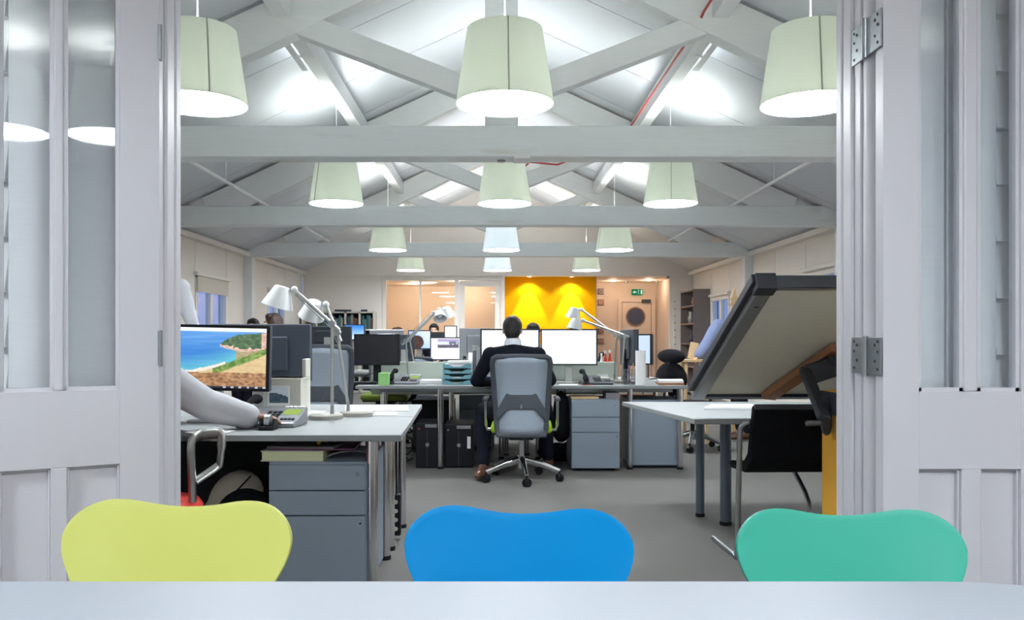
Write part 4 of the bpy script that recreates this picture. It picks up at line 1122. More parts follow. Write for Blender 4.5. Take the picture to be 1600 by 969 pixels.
MB().box(ax(1284, 3.62) - 1.0, .80, .12, .42, 0, az(617, 3.3)).build('ochre_stand', MT['ochre'], t, smooth=False, bevel=.004)
MB().box(ax(1284, 3.62) - 1.02, ax(1284, 3.62) - 1.0, .2, .4, az(655, 3.3), az(618, 3.3)).build('stand_bracket', MT['board_dark'], t, smooth=False)

# ------------------------------------------------------------------ people
def remesh(o, vox, it=8, fac=.6):
    r = o.modifiers.new('remesh', 'REMESH'); r.mode = 'VOXEL'; r.voxel_size = vox; r.use_smooth_shade = True
    s = o.modifiers.new('smooth', 'SMOOTH'); s.iterations = it; s.factor = fac
    return o

def limb(m, a, b, r0, r1, n=12):
    a, b = Vector(a), Vector(b)
    m.tube([a, lerp(a, b, .3), lerp(a, b, .75), b], [r0, lerp(r0, r1, .15) * 1.04, lerp(r0, r1, .75), r1], n)
    m.ell(a, r0 * .99, 12, 8); m.ell(b, r1 * .99, 12, 8); return m

def hand(m, wrist, direc, palm_n, side, s=1.0, curl=.5):
    """palm, four unequal bent fingers and a thumb leaving the side of the palm"""
    w = Vector(wrist); d = Vector(direc).normalized(); n = Vector(palm_n); n = (n - d * n.dot(d)).normalized(); l = d.cross(n) * side
    c = w + d * .05 * s
    R = Matrix((l, d, n)).transposed()
    m.ell(c, (.040 * s, .055 * s, .016 * s), 14, 10, R)
    for k, (off, ln) in enumerate(((-.028, .062), (-.010, .074), (.010, .07), (.027, .055))):
        p = w + d * (.088 - abs(off) * .2) * s + l * off * s
        pts = [p]; ang = 0
        for seg, q in enumerate((.45, .32, .25)):
            ang += curl * (.5 if seg == 0 else .9)
            pts.append(pts[-1] + (d * math.cos(ang) + n * math.sin(ang)) * ln * q * s)
        m.tube(pts, [.0095 * s, .009 * s, .0085 * s, .007 * s], 8); m.ell(pts[-1], .0072 * s, 8, 6)
        m.ell(pts[0], .0098 * s, 8, 6)
    p = w + d * .03 * s - l * .032 * s
    q1 = p + (d * .7 - l * .7 + n * .25) * .035 * s; q2 = q1 + (d * .9 - l * .3 + n * .4) * .03 * s
    m.tube([p, q1, q2], [.013 * s, .0105 * s, .008 * s], 8); m.ell(q2, .008 * s, 8, 6)
    return m

def head(m, c, yaw, pitch=0.0, s=1.0):
    """skull, jaw, nose, ears; yaw 0 looks along +Y"""
    R = Matrix.Rotation(yaw, 3, 'Z') @ Matrix.Rotation(pitch, 3, 'X'); c = Vector(c)
    def P(x, y, z): return c + R @ Vector((x * s, y * s, z * s))
    m.ell(P(0, -.012, .028), (.074 * s, .094 * s, .088 * s), 18, 12, R)
    m.ell(P(0, .022, -.045), (.056 * s, .062 * s, .066 * s), 16, 10, R)
    m.ell(P(0, .048, -.088), (.026 * s, .026 * s, .02 * s), 10, 8, R)
    m.tube([P(0, .080, .022), P(0, .096, -.006), P(0, .104, -.022)], [.009 * s, .011 * s, .014 * s], 8)
    m.ell(P(0, .095, -.024), (.017 * s, .014 * s, .009 * s), 10, 6, R)
    m.ell(P(0, .074, .034), (.05 * s, .014 * s, .010 * s), 12, 6, R)
    for q in (-1, 1):
        m.ell(P(q * .077, -.008, .0), (.009 * s, .019 * s, .032 * s), 10, 8, R)
        m.ell(P(q * .046, .06, -.018), (.018 * s, .018 * s, .014 * s), 8, 6, R)
    return P, R

def person(label, root, J, skin='skin', hairm='hair', top='sweater', collar='white_shirt', legs='trousers', shoe='shoe', yaw=0.0, pitch=0.0, face=True, vox=.012, group=None, hands=True, shoes=True, belly=.0, shsc=1.0, haircut='short', loose=.011):
    """J: world joints pelvis, chest, neck, head, and per side (l, r) shoulder, elbow, wrist, hip, knee, ankle"""
    root = Vector(root)
    V = lambda k: Vector(J[k]) - root
    pel, che, nek, hd = V('pelvis'), V('chest'), V('neck'), V('head')
    def torso(m, g):
        sh = (V('shoulder_r') - V('shoulder_l')); hw = sh.length / 2; sx = sh.normalized()
        sp = [(pel + Vector((0, 0, -.05)), .165, .125), (pel + Vector((0, 0, .03)), .17, .13), (lerp(pel, che, .45), .145 + belly, .115 + belly), (che, .165, .13), (lerp(che, nek, .55), hw * .78, .105), (lerp(che, nek, .82), hw * .55, .075)]
        k = len(m.v); n = 18
        for c, rx_, ry_ in sp:
            for j in range(n):
                a = 2 * PI * j / n
                fw = Vector((-sx.y, sx.x, 0)).normalized()
                m.v.append(tuple(c + sx * (math.cos(a) * (rx_ + g)) + fw * (math.sin(a) * (ry_ + g))))
        for i in range(len(sp) - 1):
            for j in range(n): m.f.append((k + i * n + j, k + i * n + (j + 1) % n, k + (i + 1) * n + (j + 1) % n, k + (i + 1) * n + j))
        m.f.append(tuple(k + j for j in reversed(range(n)))); m.f.append(tuple(k + (len(sp) - 1) * n + j for j in range(n)))
        for q in ('l', 'r'):
            s_ = V('shoulder_' + q); m.ell(s_, .062 + g, 14, 10)
            limb(m, lerp(nek, che, .2) * 1.0, s_, .05 + g, .055 + g)
    def arms(m, g, cut=1.0):
        for q in ('l', 'r'):
            s_, e, w = V('shoulder_' + q), V('elbow_' + q), V('wrist_' + q)
            limb(m, s_, e, .052 + g, .043 + g); limb(m, e, lerp(e, w, cut), .042 + g, .030 + g)
    def legs_(m, g, cut=1.0):
        for q in ('l', 'r'):
            h, k, a = V('hip_' + q), V('knee_' + q), V('ankle_' + q)
            limb(m, h, k, .085 + g, .060 + g); limb(m, k, lerp(k, a, cut), .058 + g, .040 + g)
    body = MB(); torso(body, -.008); arms(body, -.006); legs_(body, -.008)
    limb(body, nek - Vector((0, 0, .03)), lerp(nek, hd, .75), .060, .056)
    P, R = head(body, hd, yaw, pitch)
    if hands:
        for q, sd in (('l', 1), ('r', -1)):
            hand(body, V('wrist_' + q), J.get('handdir_' + q, V('wrist_' + q) - V('elbow_' + q)), Vector(J.get('palm_' + q, (0, 0, -1))), sd, 1.0, J.get('curl', .5))
    for q in ('l', 'r'):
        a = V('ankle_' + q); d_ = Vector(J.get('foot_' + q, (0, 1, 0))).normalized()
        body.tube([a, a + d_ * .05 + Vector((0, 0, -.04)), a + d_ * .15 + Vector((0, 0, -.055))], [.038, .038, .03], 10); body.ell(a + d_ * .15 + Vector((0, 0, -.055)), .03, 10, 6)
    o = remesh(body.build('person', MT[skin]), vox); o.location = root
    tag(o, label, 'person', group)
    c = MB(); torso(c, .010); arms(c, loose, .97)
    pts = [lerp(che, nek, .9)]
    limb(c, lerp(che, nek, .6), lerp(che, nek, .97), .085, .066)
    remesh(c.build('top_garment', MT[top], o), vox, 6)
    l = MB(); legs_(l, .012, .95); l.ell(pel + Vector((0, 0, -.02)), (.18, .145, .12), 18, 12)
    remesh(l.build('trousers', MT[legs], o), vox * 1.1, 6)
    if collar:
        cl = MB(); ax_ = (hd - nek).normalized(); u, v = frame_from(ax_)
        cp = lerp(nek, hd, .20)
        cl.lathe([(.068, -.03), (.072, -.005), (.066, .024), (.060, .024), (.062, -.03)], 24, cp, ax_.to_track_quat('Z', 'Y').to_matrix(), closed=True)
        cl.build('collar', MT[collar], o)
    h = MB(); hs = 1.0
    h.ell(P(0, -.020, .038), (.082, .096, .092), 20, 14, R)
    if haircut == 'short':
        h.ell(P(0, -.058, -.008), (.070, .052, .07), 16, 10, R)
        h.ell(P(0, .040, .086), (.062, .045, .034), 14, 8, R)
    else:
        h.ell(P(0, -.05, -.03), (.09, .07, .13), 16, 10, R); h.ell(P(0, .03, .085), (.07, .05, .04), 14, 8, R)
        for q in (-1, 1): h.ell(P(q * .07, -.01, -.02), (.03, .05, .11), 12, 8, R)
    remesh(h.build('hair', MT[hairm], o), .008, 3, .5)
    if face:
        for q in (-1, 1):
            e = MB().ell(P(q * .031, .072, .006), .0125, 12, 8).build('eye', MT['eye'], o)
            MB().ell(P(q * .031, .081, .006), (.006, .005, .006), 10, 6, R).build('iris', MT['pupil'], e)
            MB().tube([P(q * .015, .088, .026), P(q * .032, .089, .031), P(q * .05, .08, .027)], .0042, 6).build('eyebrow', MT[hairm], o)
        mo = MB(); mo.ell(P(0, .081, -.052), (.024, .009, .0045), 12, 6, R); mo.ell(P(0, .08, -.060), (.02, .009, .005), 12, 6, R); mo.build('mouth', MT['lip'], o)
    if shoes:
        for q in ('l', 'r'):
            a = V('ankle_' + q); d_ = Vector(J.get('foot_' + q, (0, 1, 0))).normalized()
            s_ = MB(); zf = -.065
            s_.tube([a + Vector((0, 0, .0)), a + d_ * .02 + Vector((0, 0, -.035))], [.048, .05], 12)
            s_.tube([a - d_ * .05 + Vector((0, 0, zf + .02)), a + d_ * .02 + Vector((0, 0, zf + .03)), a + d_ * .12 + Vector((0, 0, zf + .015)), a + d_ * .19 + Vector((0, 0, zf + .008))], [(.038, .03), (.042, .045), (.045, .03), (.03, .02)], 12)
            remesh(s_.build('shoe', MT[shoe], o), .010, 3)
    return o

# the man in black at the middle desk, seen from behind
person('man in black sweater with white collar seen from behind, typing at the middle desk', (.19, 6.74, 0), dict(
    pelvis=(.19, 6.74, .545), chest=(.165, 6.83, .86), neck=(.14, 6.89, 1.075), head=(.137, 6.93, 1.20),
    shoulder_l=(-.045, 6.86, 1.0), shoulder_r=(.345, 6.86, 1.0), elbow_l=(-.165, 6.97, .785), elbow_r=(.455, 6.95, .79),
    wrist_l=(-.03, 7.18, .765), wrist_r=(.33, 7.2, .765), palm_l=(0, 0, -1), palm_r=(0, 0, -1), curl=.35,
    hip_l=(.09, 6.76, .525), hip_r=(.29, 6.76, .525), knee_l=(-.10, 7.12, .53), knee_r=(.42, 7.14, .53),
    ankle_l=(-.105, 6.80, .095), ankle_r=(.45, 7.22, .10), foot_l=(-.25, -1, 0), foot_r=(.2, 1, 0)),
    yaw=math.radians(-2), pitch=math.radians(-8), vox=.009)

# person reaching to the phone at the left edge: only sleeve and hand show
person('person in a pale grey shirt at the left edge reaching for the phone', (-1.62, 3.40, 0), dict(
    pelvis=(-1.62, 3.36, .60), chest=(-1.66, 3.46, .88), neck=(-1.72, 3.52, 1.09), head=(-1.74, 3.58, 1.21),
    shoulder_l=(-1.88, 3.50, 1.03), shoulder_r=(-1.49, 3.60, 1.00), elbow_l=(-1.98, 3.66, .80), elbow_r=(-1.31, 3.76, .845),
    wrist_l=(-1.88, 3.95, .775), wrist_r=(-1.135, 3.82, .785), handdir_r=(1, .25, -.02), palm_r=(0, 0, -1), curl=.45,
    hip_l=(-1.72, 3.38, .58), hip_r=(-1.53, 3.38, .58), knee_l=(-1.75, 3.80, .55), knee_r=(-1.50, 3.80, .55),
    ankle_l=(-1.75, 3.80, .1), ankle_r=(-1.5, 3.80, .1)), skin='skin_dark', top='grey_shirt', collar=None, yaw=math.radians(-20), vox=.009, loose=.030)

# standing at the far left, mostly behind the door jamb
person('person standing in a white shirt at the far left, behind the seaside monitor', (-2.72, 6.6, 0), dict(
    pelvis=(-2.70, 6.6, 1.0), chest=(-2.70, 6.62, 1.36), neck=(-2.70, 6.66, 1.60), head=(-2.74, 6.72, 1.73),
    shoulder_l=(-2.90, 6.64, 1.545), shoulder_r=(-2.51, 6.64, 1.545), elbow_l=(-2.98, 6.68, 1.26), elbow_r=(-2.44, 6.68, 1.26),
    wrist_l=(-2.95, 6.85, 1.05), wrist_r=(-2.44, 6.85, 1.05), hip_l=(-2.80, 6.6, .97), hip_r=(-2.61, 6.6, .97), knee_l=(-2.81, 6.62, .5), knee_r=(-2.63, 6.62, .5),
    ankle_l=(-2.81, 6.6, .095), ankle_r=(-2.63, 6.6, .095)), top='white_shirt', collar=None, hairm='hair_brown', vox=.014)

def seated(label, px, ptop, y, top, skin='skin', hairm='hair', yaw=PI, haircut='short', group=None, sc=1.0):
    x = ax(px, y); zt2 = az(ptop, y); hz = zt2 - .128
    f = Vector((-math.sin(yaw), math.cos(yaw), 0)); r_ = Vector((math.cos(yaw), math.sin(yaw), 0))
    H = Vector((x, y, hz))
    N_ = H + Vector((0, 0, -.125)) - f * .04; C_ = N_ + Vector((0, 0, -.21)) - f * .06; Pv = Vector((x, y, max(.46, hz - .66))) - f * .16
    S = lambda a, b, c: tuple(a + r_ * b + Vector((0, 0, c)))
    J = dict(pelvis=tuple(Pv), chest=tuple(C_), neck=tuple(N_), head=tuple(H))
    for q, s in (('l', -1), ('r', 1)):
        J['shoulder_' + q] = S(N_, s * .185, -.065); J['elbow_' + q] = tuple(N_ + r_ * s * .23 + f * .12 + Vector((0, 0, -.32)))
        J['wrist_' + q] = tuple(Vector((N_.x, N_.y, .80)) + r_ * s * .13 + f * .34)
        J['hip_' + q] = S(Pv, s * .1, -.02); J['knee_' + q] = tuple(Pv + r_ * s * .12 + f * .42 + Vector((0, 0, -.0)))
        k = Vector(J['knee_' + q]); J['ankle_' + q] = (k.x, k.y, .095); J['foot_' + q] = tuple(f)
    return person(label, (Pv.x, Pv.y, 0), J, skin=skin, hairm=hairm, top=top, collar=None, yaw=yaw, vox=.016, haircut=haircut)
seated('brown haired person seated beyond the dark monitor back at the left', 426, 489, 9.05, 'sweater', hairm='hair_brown', yaw=PI * .55, haircut='long')
seated('dark haired person seated at far left, left of the brown haired person', 395, 497, 10.6, 'grey_shirt')
seated('dark haired man far back whose forehead shows above the monitors', 678, 505, 13.1, 'sweater', yaw=PI)
seated('dark haired person half hidden behind the man in black, before the yellow wall', 833, 504, 9.2, 'grey_shirt', yaw=PI)
seated('person with blurred brown hair behind the switched off monitor', 620, 511, 13.4, 'white_shirt', hairm='hair_brown', yaw=PI / 2, haircut='long')

YP = 9.3
person('person in a blue shirt bending forward at the far right, left of the drawing board', (2.78, YP, 0), dict(
    pelvis=(2.70, YP, .93), chest=(2.54, YP - .03, 1.16), neck=(2.60, YP - .08, 1.33), head=(2.80, YP - .1, 1.40),
    shoulder_l=(2.44, YP - .16, 1.27), shoulder_r=(2.56, YP + .1, 1.28), elbow_l=(2.30, YP - .18, 1.04), elbow_r=(2.40, YP + .1, 1.04),
    wrist_l=(2.22, YP - .2, .955), wrist_r=(2.30, YP + .05, .955), hip_l=(2.7, YP - .1, .9), hip_r=(2.7, YP + .1, .9), knee_l=(2.71, YP - .1, .5), knee_r=(2.71, YP + .1, .5),
    ankle_l=(2.76, YP - .1, .095), ankle_r=(2.76, YP + .1, .095), foot_l=(-1, 0, 0), foot_r=(-1, 0, 0)), top='blue_shirt', collar=None, hairm='hair_brown', yaw=math.radians(90), pitch=-.5, vox=.014, loose=.03)

# ------------------------------------------------------------------ small things on and under the desks
def one(name, label, cat, m, material, org, group=None, smooth=False, bevel=0.0):
    o = m.build(name, material, smooth=smooth, bevel=bevel, org=org); o.location = org
    return tag(o, label, cat, group)
Z = .7305
# cream box with a printed picture, front left
x0, x1 = ax(413, 4.3), ax(470, 4.3)
t = thing('storage_box', 'cream box with a small printed picture, behind the silver phone', 'box', ((x0 + x1) / 2, 4.3, Z))
w = x1 - x0; h = az(591, 4.3) - Z
MB().box(-w / 2, w / 2, 0, .2, 0, h).build('box_body', MT['cream'], t, smooth=False, bevel=.003)
MB().box(-w / 2 - .003, w / 2 + .003, -.003, .203, h - .012, h).build('lid', MT['cream'], t, smooth=False, bevel=.002)
def seapic(u, v):
    if u < .08 or u > .92 or v < .1 or v > .9: return (226, 228, 226)
    if v > .62 - .35 * max(0, u - .4): return mix3((205, 215, 225), (190, 205, 215), nz(u * 6, v * 6))
    return mix3((92, 112, 128), (60, 80, 100), nz(u * 9, v * 9) * 1.2 + .5)
picture('picture_label', w * .62, h * .5, 24, 16, seapic, P_PRINT, t, (-w * .1, -.0045, h * .32))
one('ring_binder', 'white ring binder standing upright beside the cream box', 'binder', MB().box(ax(472, 4.45), ax(478, 4.45), 4.45, 4.56, Z, az(561, 4.45)), MT['cream'], (ax(479, 4.45), 4.5, Z), bevel=.004)
c = at(421, 660, 3.80)
t = thing('tape_dispenser', 'small shiny black tape dispenser at the front edge of the left desk', 'tape dispenser', (c.x, 3.78, Z))
MB().box(-.03, .03, -.045, .045, 0, .018).build('base', MT['black'], t, smooth=False, bevel=.005)
MB().lathe([(.016, -.012), (.034, -.012), (.034, .012), (.016, .012)], 20, (0, .0, .036), Matrix.Rotation(PI / 2, 3, 'Y'), closed=True).build('tape_roll', MT['steel'], t)
MB().prism([(-.045, .0), (.045, 0), (.03, .045), (-.02, .05)], 'x', -.034, -.026).build('cheek', MT['black'], t, smooth=False); MB().prism([(-.045, .0), (.045, 0), (.03, .045), (-.02, .05)], 'x', .026, .034).build('cheek', MT['black'], t, smooth=False)

def sheet(label, pts, z=Z, th=.0015, m='paper', group='loose papers on the desks', name='paper_sheet', curl=0.0):
    cx = sum(p[0] for p in pts) / len(pts); cy = sum(p[1] for p in pts) / len(pts)
    o = MB().prism([(p[0] - cx, p[1] - cy) for p in pts], 'z', 0, th).build(name, MT[m], smooth=False)
    o.location = (cx, cy, z); return tag(o, label, 'paper', group)
sheet('white sheet hanging over the front edge of the left desk by the jamb', [(-1.37, 3.66), (-1.22, 3.52), (-1.16, 3.71), (-1.30, 3.86)], Z + .001)
sheet('white paper under the first desk lamp on the front left desk', [(ax(470, 4.5), 4.35), (ax(500, 4.35), 4.30), (ax(507, 4.65), 4.68), (ax(480, 4.65), 4.7)], Z + .001, .004)
sheet('wide white drawing sheet at the back of the left desk behind the lamps', [(ax(548, 4.9), 4.72), (ax(640, 4.72), 4.72), (ax(636, 5.1), 5.1), (ax(540, 5.1), 5.1)], Z + .001)
sheet('white sheet on the front left desk between the lamp bases', [(ax(585, 4.5), 4.46), (ax(622, 4.46), 4.46), (ax(618, 4.66), 4.66), (ax(588, 4.66), 4.66)], Z + .001)
sheet('curled white drawing on the right trapezoid desk', [(ax(1098, 4.85), 4.82), (ax(1180, 4.82), 4.82), (ax(1176, 5.05), 5.05), (ax(1112, 5.05), 5.05)], Z + .001, .012)
sheet('white paper on the middle desk beside the silver phone', [(ax(655, 7.55), 7.5), (ax(690, 7.5), 7.5), (ax(690, 7.75), 7.75), (ax(656, 7.75), 7.75)], Z + .001, .028)
sheet('red card on the middle desk before the dark grey phone', [(ax(908, 7.3), 7.28), (ax(927, 7.28), 7.28), (ax(928, 7.36), 7.36), (ax(909, 7.36), 7.36)], Z + .001, .004, 'red')
sheet('white sheet on the middle desk under the right lit screen', [(ax(872, 7.3), 7.26), (ax(903, 7.26), 7.26), (ax(903, 7.42), 7.42), (ax(875, 7.42), 7.42)], Z + .001)
sheet('white paper pile at the right end of the middle desk, beside the roll', [(ax(1027, 7.4), 7.3), (ax(1068, 7.3), 7.3), (ax(1066, 7.6), 7.6), (ax(1026, 7.6), 7.6)], Z + .018, .02)
sheet('reddish folder under the white paper pile on the middle desk', [(ax(1025, 7.4), 7.28), (ax(1069, 7.28), 7.28), (ax(1068, 7.62), 7.62), (ax(1024, 7.62), 7.62)], Z + .001, .016, 'wood', name='folder')
one('note_cube', 'lime green note cube on the middle desk before the phone', 'note block', MB().box(ax(591, 7.25), ax(607, 7.25), 7.25, 7.34, Z, az(583, 7.25)), MT['note_green'], (ax(599, 7.25), 7.29, Z), bevel=.002)
t = thing('keyboard', 'dark keyboard and cables under the switched off monitor', 'keyboard', (ax(575, 7.4), 7.42, Z))
MB().box(-.15, .08, -.06, .06, 0, .02).build('keyboard_body', MT['black'], t, smooth=False, bevel=.004)
kk = MB()
for i in range(10):
    for j in range(4): kk.box(-.14 + i * .021, -.123 + i * .021, -.05 + j * .026, -.03 + j * .026, .02, .024)
kk.build('keys', MT['charcoal'], t, smooth=False)
one('mouse_cable', 'loose black cable behind the keyboard on the middle desk', 'cable', MB().tube([(ax(563, 7.5), 7.45, Z + .02), (ax(575, 7.6), 7.6, Z + .08), (ax(590, 7.6), 7.68, Z + .10)], .005, 6), MT['black'], (ax(575, 7.6), 7.55, Z))
# letter trays
t = thing('letter_tray_stack', 'stack of blue grey letter trays with papers, left of the seated man', 'letter tray', (ax(715, 7.5), 7.38, Z))
wt = 44 * 7.4 / F / 2
for k in range(4):
    z = k * .048
    m = MB(); m.box(-wt, wt, 0, .3, z, z + .004); m.box(-wt, -wt + .005, 0, .3, z, z + .04); m.box(wt - .005, wt, 0, .3, z, z + .04); m.box(-wt, wt, .295, .3, z, z + .04)
    m.prism([(-wt, z), (wt, z), (wt, z + .04), (wt * .6, z + .034), (wt * .25, z + .012), (-wt * .25, z + .012), (-wt * .6, z + .034), (-wt, z + .04)], 'y', -.004, 0)
    tr = m.build('tray', MT['teal_tray'], t, smooth=False)
    MB().box(-wt + .01, wt - .012, .01, .29, z + .005, z + (.018 if k < 3 else .035)).build('paper_pile', MT['paper'] if k % 2 else MT['cream'], tr, smooth=False)
MB().box(-wt * .7, wt * .95, .02, .28, .185, .205).build('paper_pile', MT['paper'], t, smooth=False)
for i, (a, b, top_, l, mm) in enumerate(((738, 743, 548, 'dark magazine file standing beside the letter trays', 'charcoal'), (744, 750, 545, 'grey magazine file next to the lit screen', 'lamp_grey'), (731, 737, 552, 'pale magazine file against the low screen', 'paper'))):
    y = 7.55
    m = MB().prism([(7.55, Z), (7.8, Z), (7.8, az(top_, y)), (7.68, az(top_, y)), (7.55, az(580, y))], 'x', ax(a, y), ax(b, y) + .01)
    one('magazine_file', l, 'file', m, MT[mm], ((ax(a, y) + ax(b, y)) / 2, 7.65, Z), 'magazine files by the letter trays', bevel=.002)
t = thing('plastic_bottle', 'clear plastic bottle behind the letter trays', 'bottle', (ax(726, 7.85), 7.85, Z), 0)
MB().lathe([(0, 0), (.032, 0), (.034, .02), (.034, .13), (.026, .17), (.013, .20), (.013, .22), (0, .22)], 18).build('bottle_body', MT['glass'], t)
MB().lathe([(.015, .218), (.015, .24), (0, .24)], 14).build('cap', MT['black'], t)
one('blue_box', 'small blue box on the desk by the man in black, at his left elbow', 'box', MB().box(ax(757, 7.3), ax(766, 7.3), 7.3, 7.38, Z, az(588, 7.3)), MT['blue_sign'], (ax(761, 7.3), 7.34, Z), bevel=.002)
t = thing('keyboard', 'white keyboard under the hands of the man in black', 'keyboard', (.15, 7.36, Z))
MB().box(-.21, .21, -.06, .06, 0, .015).build('keyboard_body', MT['paper'], t, smooth=False, bevel=.004)
kk = MB()
for i in range(18):
    for j in range(5): kk.box(-.2 + i * .0223, -.183 + i * .0223, -.053 + j * .021, -.037 + j * .021, .015, .019)
kk.build('keys', MT['lamp_white'], t, smooth=False)
# paper roll, pen cup and bottles
t = thing('paper_roll', 'tall white paper roll standing on the middle desk', 'paper roll', (ax(1001.5, 7.3), 7.32, Z))
rr = 16 * 7.3 / F / 2; hh = az(548, 7.3) - Z
MB().lathe([(rr * .35, 0), (rr, 0), (rr, hh), (rr * .35, hh)], 28, closed=True).build('roll', MT['paper'], t)
MB().lathe([(rr * .3, 0), (rr * .35, 0), (rr * .35, hh + .003), (rr * .3, hh + .003)], 20, closed=True).build('core', MT['cream'], t)
t = thing('pen_holder', 'grey wire mesh pen holder beside the white paper roll', 'pen holder', (ax(984, 7.4), 7.42, Z))
m = MB()
for k in range(18):
    a = 2 * PI * k / 18; m.cyl((.05 * math.cos(a), .05 * math.sin(a), 0), (.052 * math.cos(a), .052 * math.sin(a), .13), .0028, n=4)
m.build('wires', MT['steel'], t)
m = MB()
for z in (.003, .045, .09, .13): m.lathe([(.05, z - .003), (.054, z - .003), (.054, z + .003), (.05, z + .003)], 20, closed=True)
m.build('rings', MT['steel'], t)
MB().lathe([(0, 0), (.05, 0), (.05, .003), (0, .003)], 18).build('bottom', MT['steel'], t)
for k, (cname) in enumerate(('red', 'black', 'blue_sign', 'pale_wood')):
    a = 1.3 + k * 1.5
    MB().cyl((.015 * math.cos(a), .015 * math.sin(a), .005), (.036 * math.cos(a), .036 * math.sin(a), .165 + .008 * k), .0042, n=6).build('pencil', MT[cname], t)
for px, ph, mm, l in ((946, 548, 'red', 'red bottle standing behind the low screen, the left of two'), (953, 547, 'red', 'red bottle standing behind the low screen, the right of two'), (940, 552, 'paper', 'pale pink bottle left of the red bottles')):
    y = 8.15; zz = az(ph, y)
    t = thing('bottle', l, 'bottle', (ax(px, y), y, Z), 0, 'small bottles behind the low screen')
    H_ = zz - Z
    MB().lathe([(0, 0), (.02, 0), (.021, .01), (.021, H_ * .62), (.009, H_ * .8), (.008, H_ * .93), (0, H_ * .93)], 14).build('bottle_body', MT[mm], t)
    MB().lathe([(.01, H_ * .9), (.01, H_), (0, H_)], 12).build('cap', MT['paper'], t)
t = thing('toy_bird', 'small dark figurine beside the right lit screen', 'figurine', (ax(937, 8.3), 8.3, Z), 0)
MB().ell((0, 0, .12), (.03, .03, .12), 12, 8).build('body', MT['black'], t); MB().ell((.02, 0, .25), (.028, .022, .026), 12, 8).build('head', MT['black'], t)

# under the front left desk
t = thing('book', 'thick pale green paged book on top of the tall pedestal', 'book', (-.885, 3.68, .601))
MB().box(-.15, .12, 0, .24, .004, .042).build('pages', MT['pastel'], t, smooth=False)
MB().box(-.155, .123, -.004, .245, .042, .046).build('cover', MT['cream'], t, smooth=False); MB().box(-.155, .123, -.004, .245, 0, .004).build('cover', MT['cream'], t, smooth=False)
o = sheet('purple folder lying on the book on the tall pedestal', [(-1.0, 3.69), (-.63, 3.70), (-.64, 3.98), (-1.02, 3.96)], .648, .006, 'purple', 'papers on the tall pedestal', 'folder')
sheet('grey magazine on the purple folder on the tall pedestal', [(-1.02, 3.70), (-.72, 3.68), (-.70, 3.9), (-1.0, 3.93)], .6545, .010, 'greypaper', 'papers on the tall pedestal', 'magazine')
t = thing('brochure', 'curled grey brochure at the right of the tall pedestal top', 'paper', (-.66, 3.72, .602), .1, 'papers on the tall pedestal')
m = MB(); n = 10; m.v = []; 
for k in range(n + 1):
    u = k / n; z = .012 + .028 * math.sin(u * 2.4); m.v += [(-.11 + .19 * u, 0, z), (-.11 + .19 * u, .2, z)]
m.f = [(2 * k, 2 * k + 2, 2 * k + 3, 2 * k + 1) for k in range(n)]
b = m.build('page', MT['greypaper'], t); so = b.modifiers.new('thickness', 'SOLIDIFY'); so.thickness = .003
m = MB(); m.tube([(-.80, 3.75, .672), (-.795, 3.78, .69), (-.77, 3.80, .682), (-.765, 3.80, .672)], [.008, .015, .015, .008], 8)
one('marker_pen', 'yellow marker lying on the grey magazine', 'pen', m, MT['yellow'], (-.78, 3.78, .67), smooth=True)
t = thing('stapler', 'dark stapler on top of the tall pedestal papers', 'stapler', (-.70, 3.80, .6655), .8)
MB().box(-.06, .06, -.014, .014, 0, .008).build('base', MT['black'], t, smooth=False, bevel=.003); MB().prism([(-.06, .012), (.06, .008), (.06, .014), (-.055, .036)], 'y', -.012, .012).build('jaw', MT['charcoal'], t, smooth=False, bevel=.003)
t = thing('backpack', 'black backpack slumped under the front left desk', 'bag', (-1.18, 3.92, 0))
m = MB().ell((0, 0, .22), (.17, .13, .22), 18, 12); m.ell((-.05, -.1, .14), (.11, .07, .12), 14, 10); m.ell((.04, .04, .30), (.11, .09, .12), 14, 10)
remesh(m.build('bag_body', MT['black_soft'], t), .014, 6)
MB().tube([(-.1, -.1, .34), (-.06, -.2, .28), (-.03, -.2, .12), (-.02, -.13, .03)], (.018, .005), 8).build('strap', MT['black'], t)
MB().tube([(.02, -.17, .2), (.04, -.18, .22), (.06, -.17, .21)], .004, 6).build('buckle', MT['steel'], t)
t = thing('cloth_bag', 'cream cloth bag leaning under the front left desk', 'bag', (-1.33, 4.05, .22), 0)
t.location = (-1.38, 4.22, 0)
m = MB().ell((0, 0, .17), (.16, .10, .17), 16, 12); m.ell((.06, 0, .33), (.13, .08, .16), 16, 12, Matrix.Rotation(.7, 3, 'Y'))
remesh(m.build('bag_body', MT['cream_bag'], t), .014, 6)
MB().tube([(-.06, -.10, .2), (.05, -.11, .34), (.16, -.08, .46)], .004, 6).build('string', MT['black'], t)
t = thing('modesty_panel', 'dark panel closing the back of the front left desk', 'desk panel', (-1.6, 4.39, 0))
MB().box(-1.05, .62, -.004, .004, .12, .695).build('panel', MT['black'], t, smooth=False); 
MB().box(-1.05, -1.0, -.02, .02, 0, .12).build('foot', MT['black'], t, smooth=False); MB().box(.57, .62, -.02, .02, 0, .12).build('foot', MT['black'], t, smooth=False)
t = thing('power_strip', 'black power strip hanging between the chrome legs of the left desks', 'power strip', (-.565, 4.72, 0), 0)
MB().box(-.025, .025, -.03, .03, .03, .26).build('strip_body', MT['black'], t, smooth=False, bevel=.004)
MB().cyl((0, 0, .25), (0, 0, .70), .006, n=6).build('cord', MT['black'], t)
m = MB()
for k in range(4): m.lathe([(0, .004), (.012, .004), (.012, 0)], 12, (0, -.031, .07 + k * .05), Matrix.Rotation(PI / 2, 3, 'X'))
m.build('sockets', MT['cream'], t)

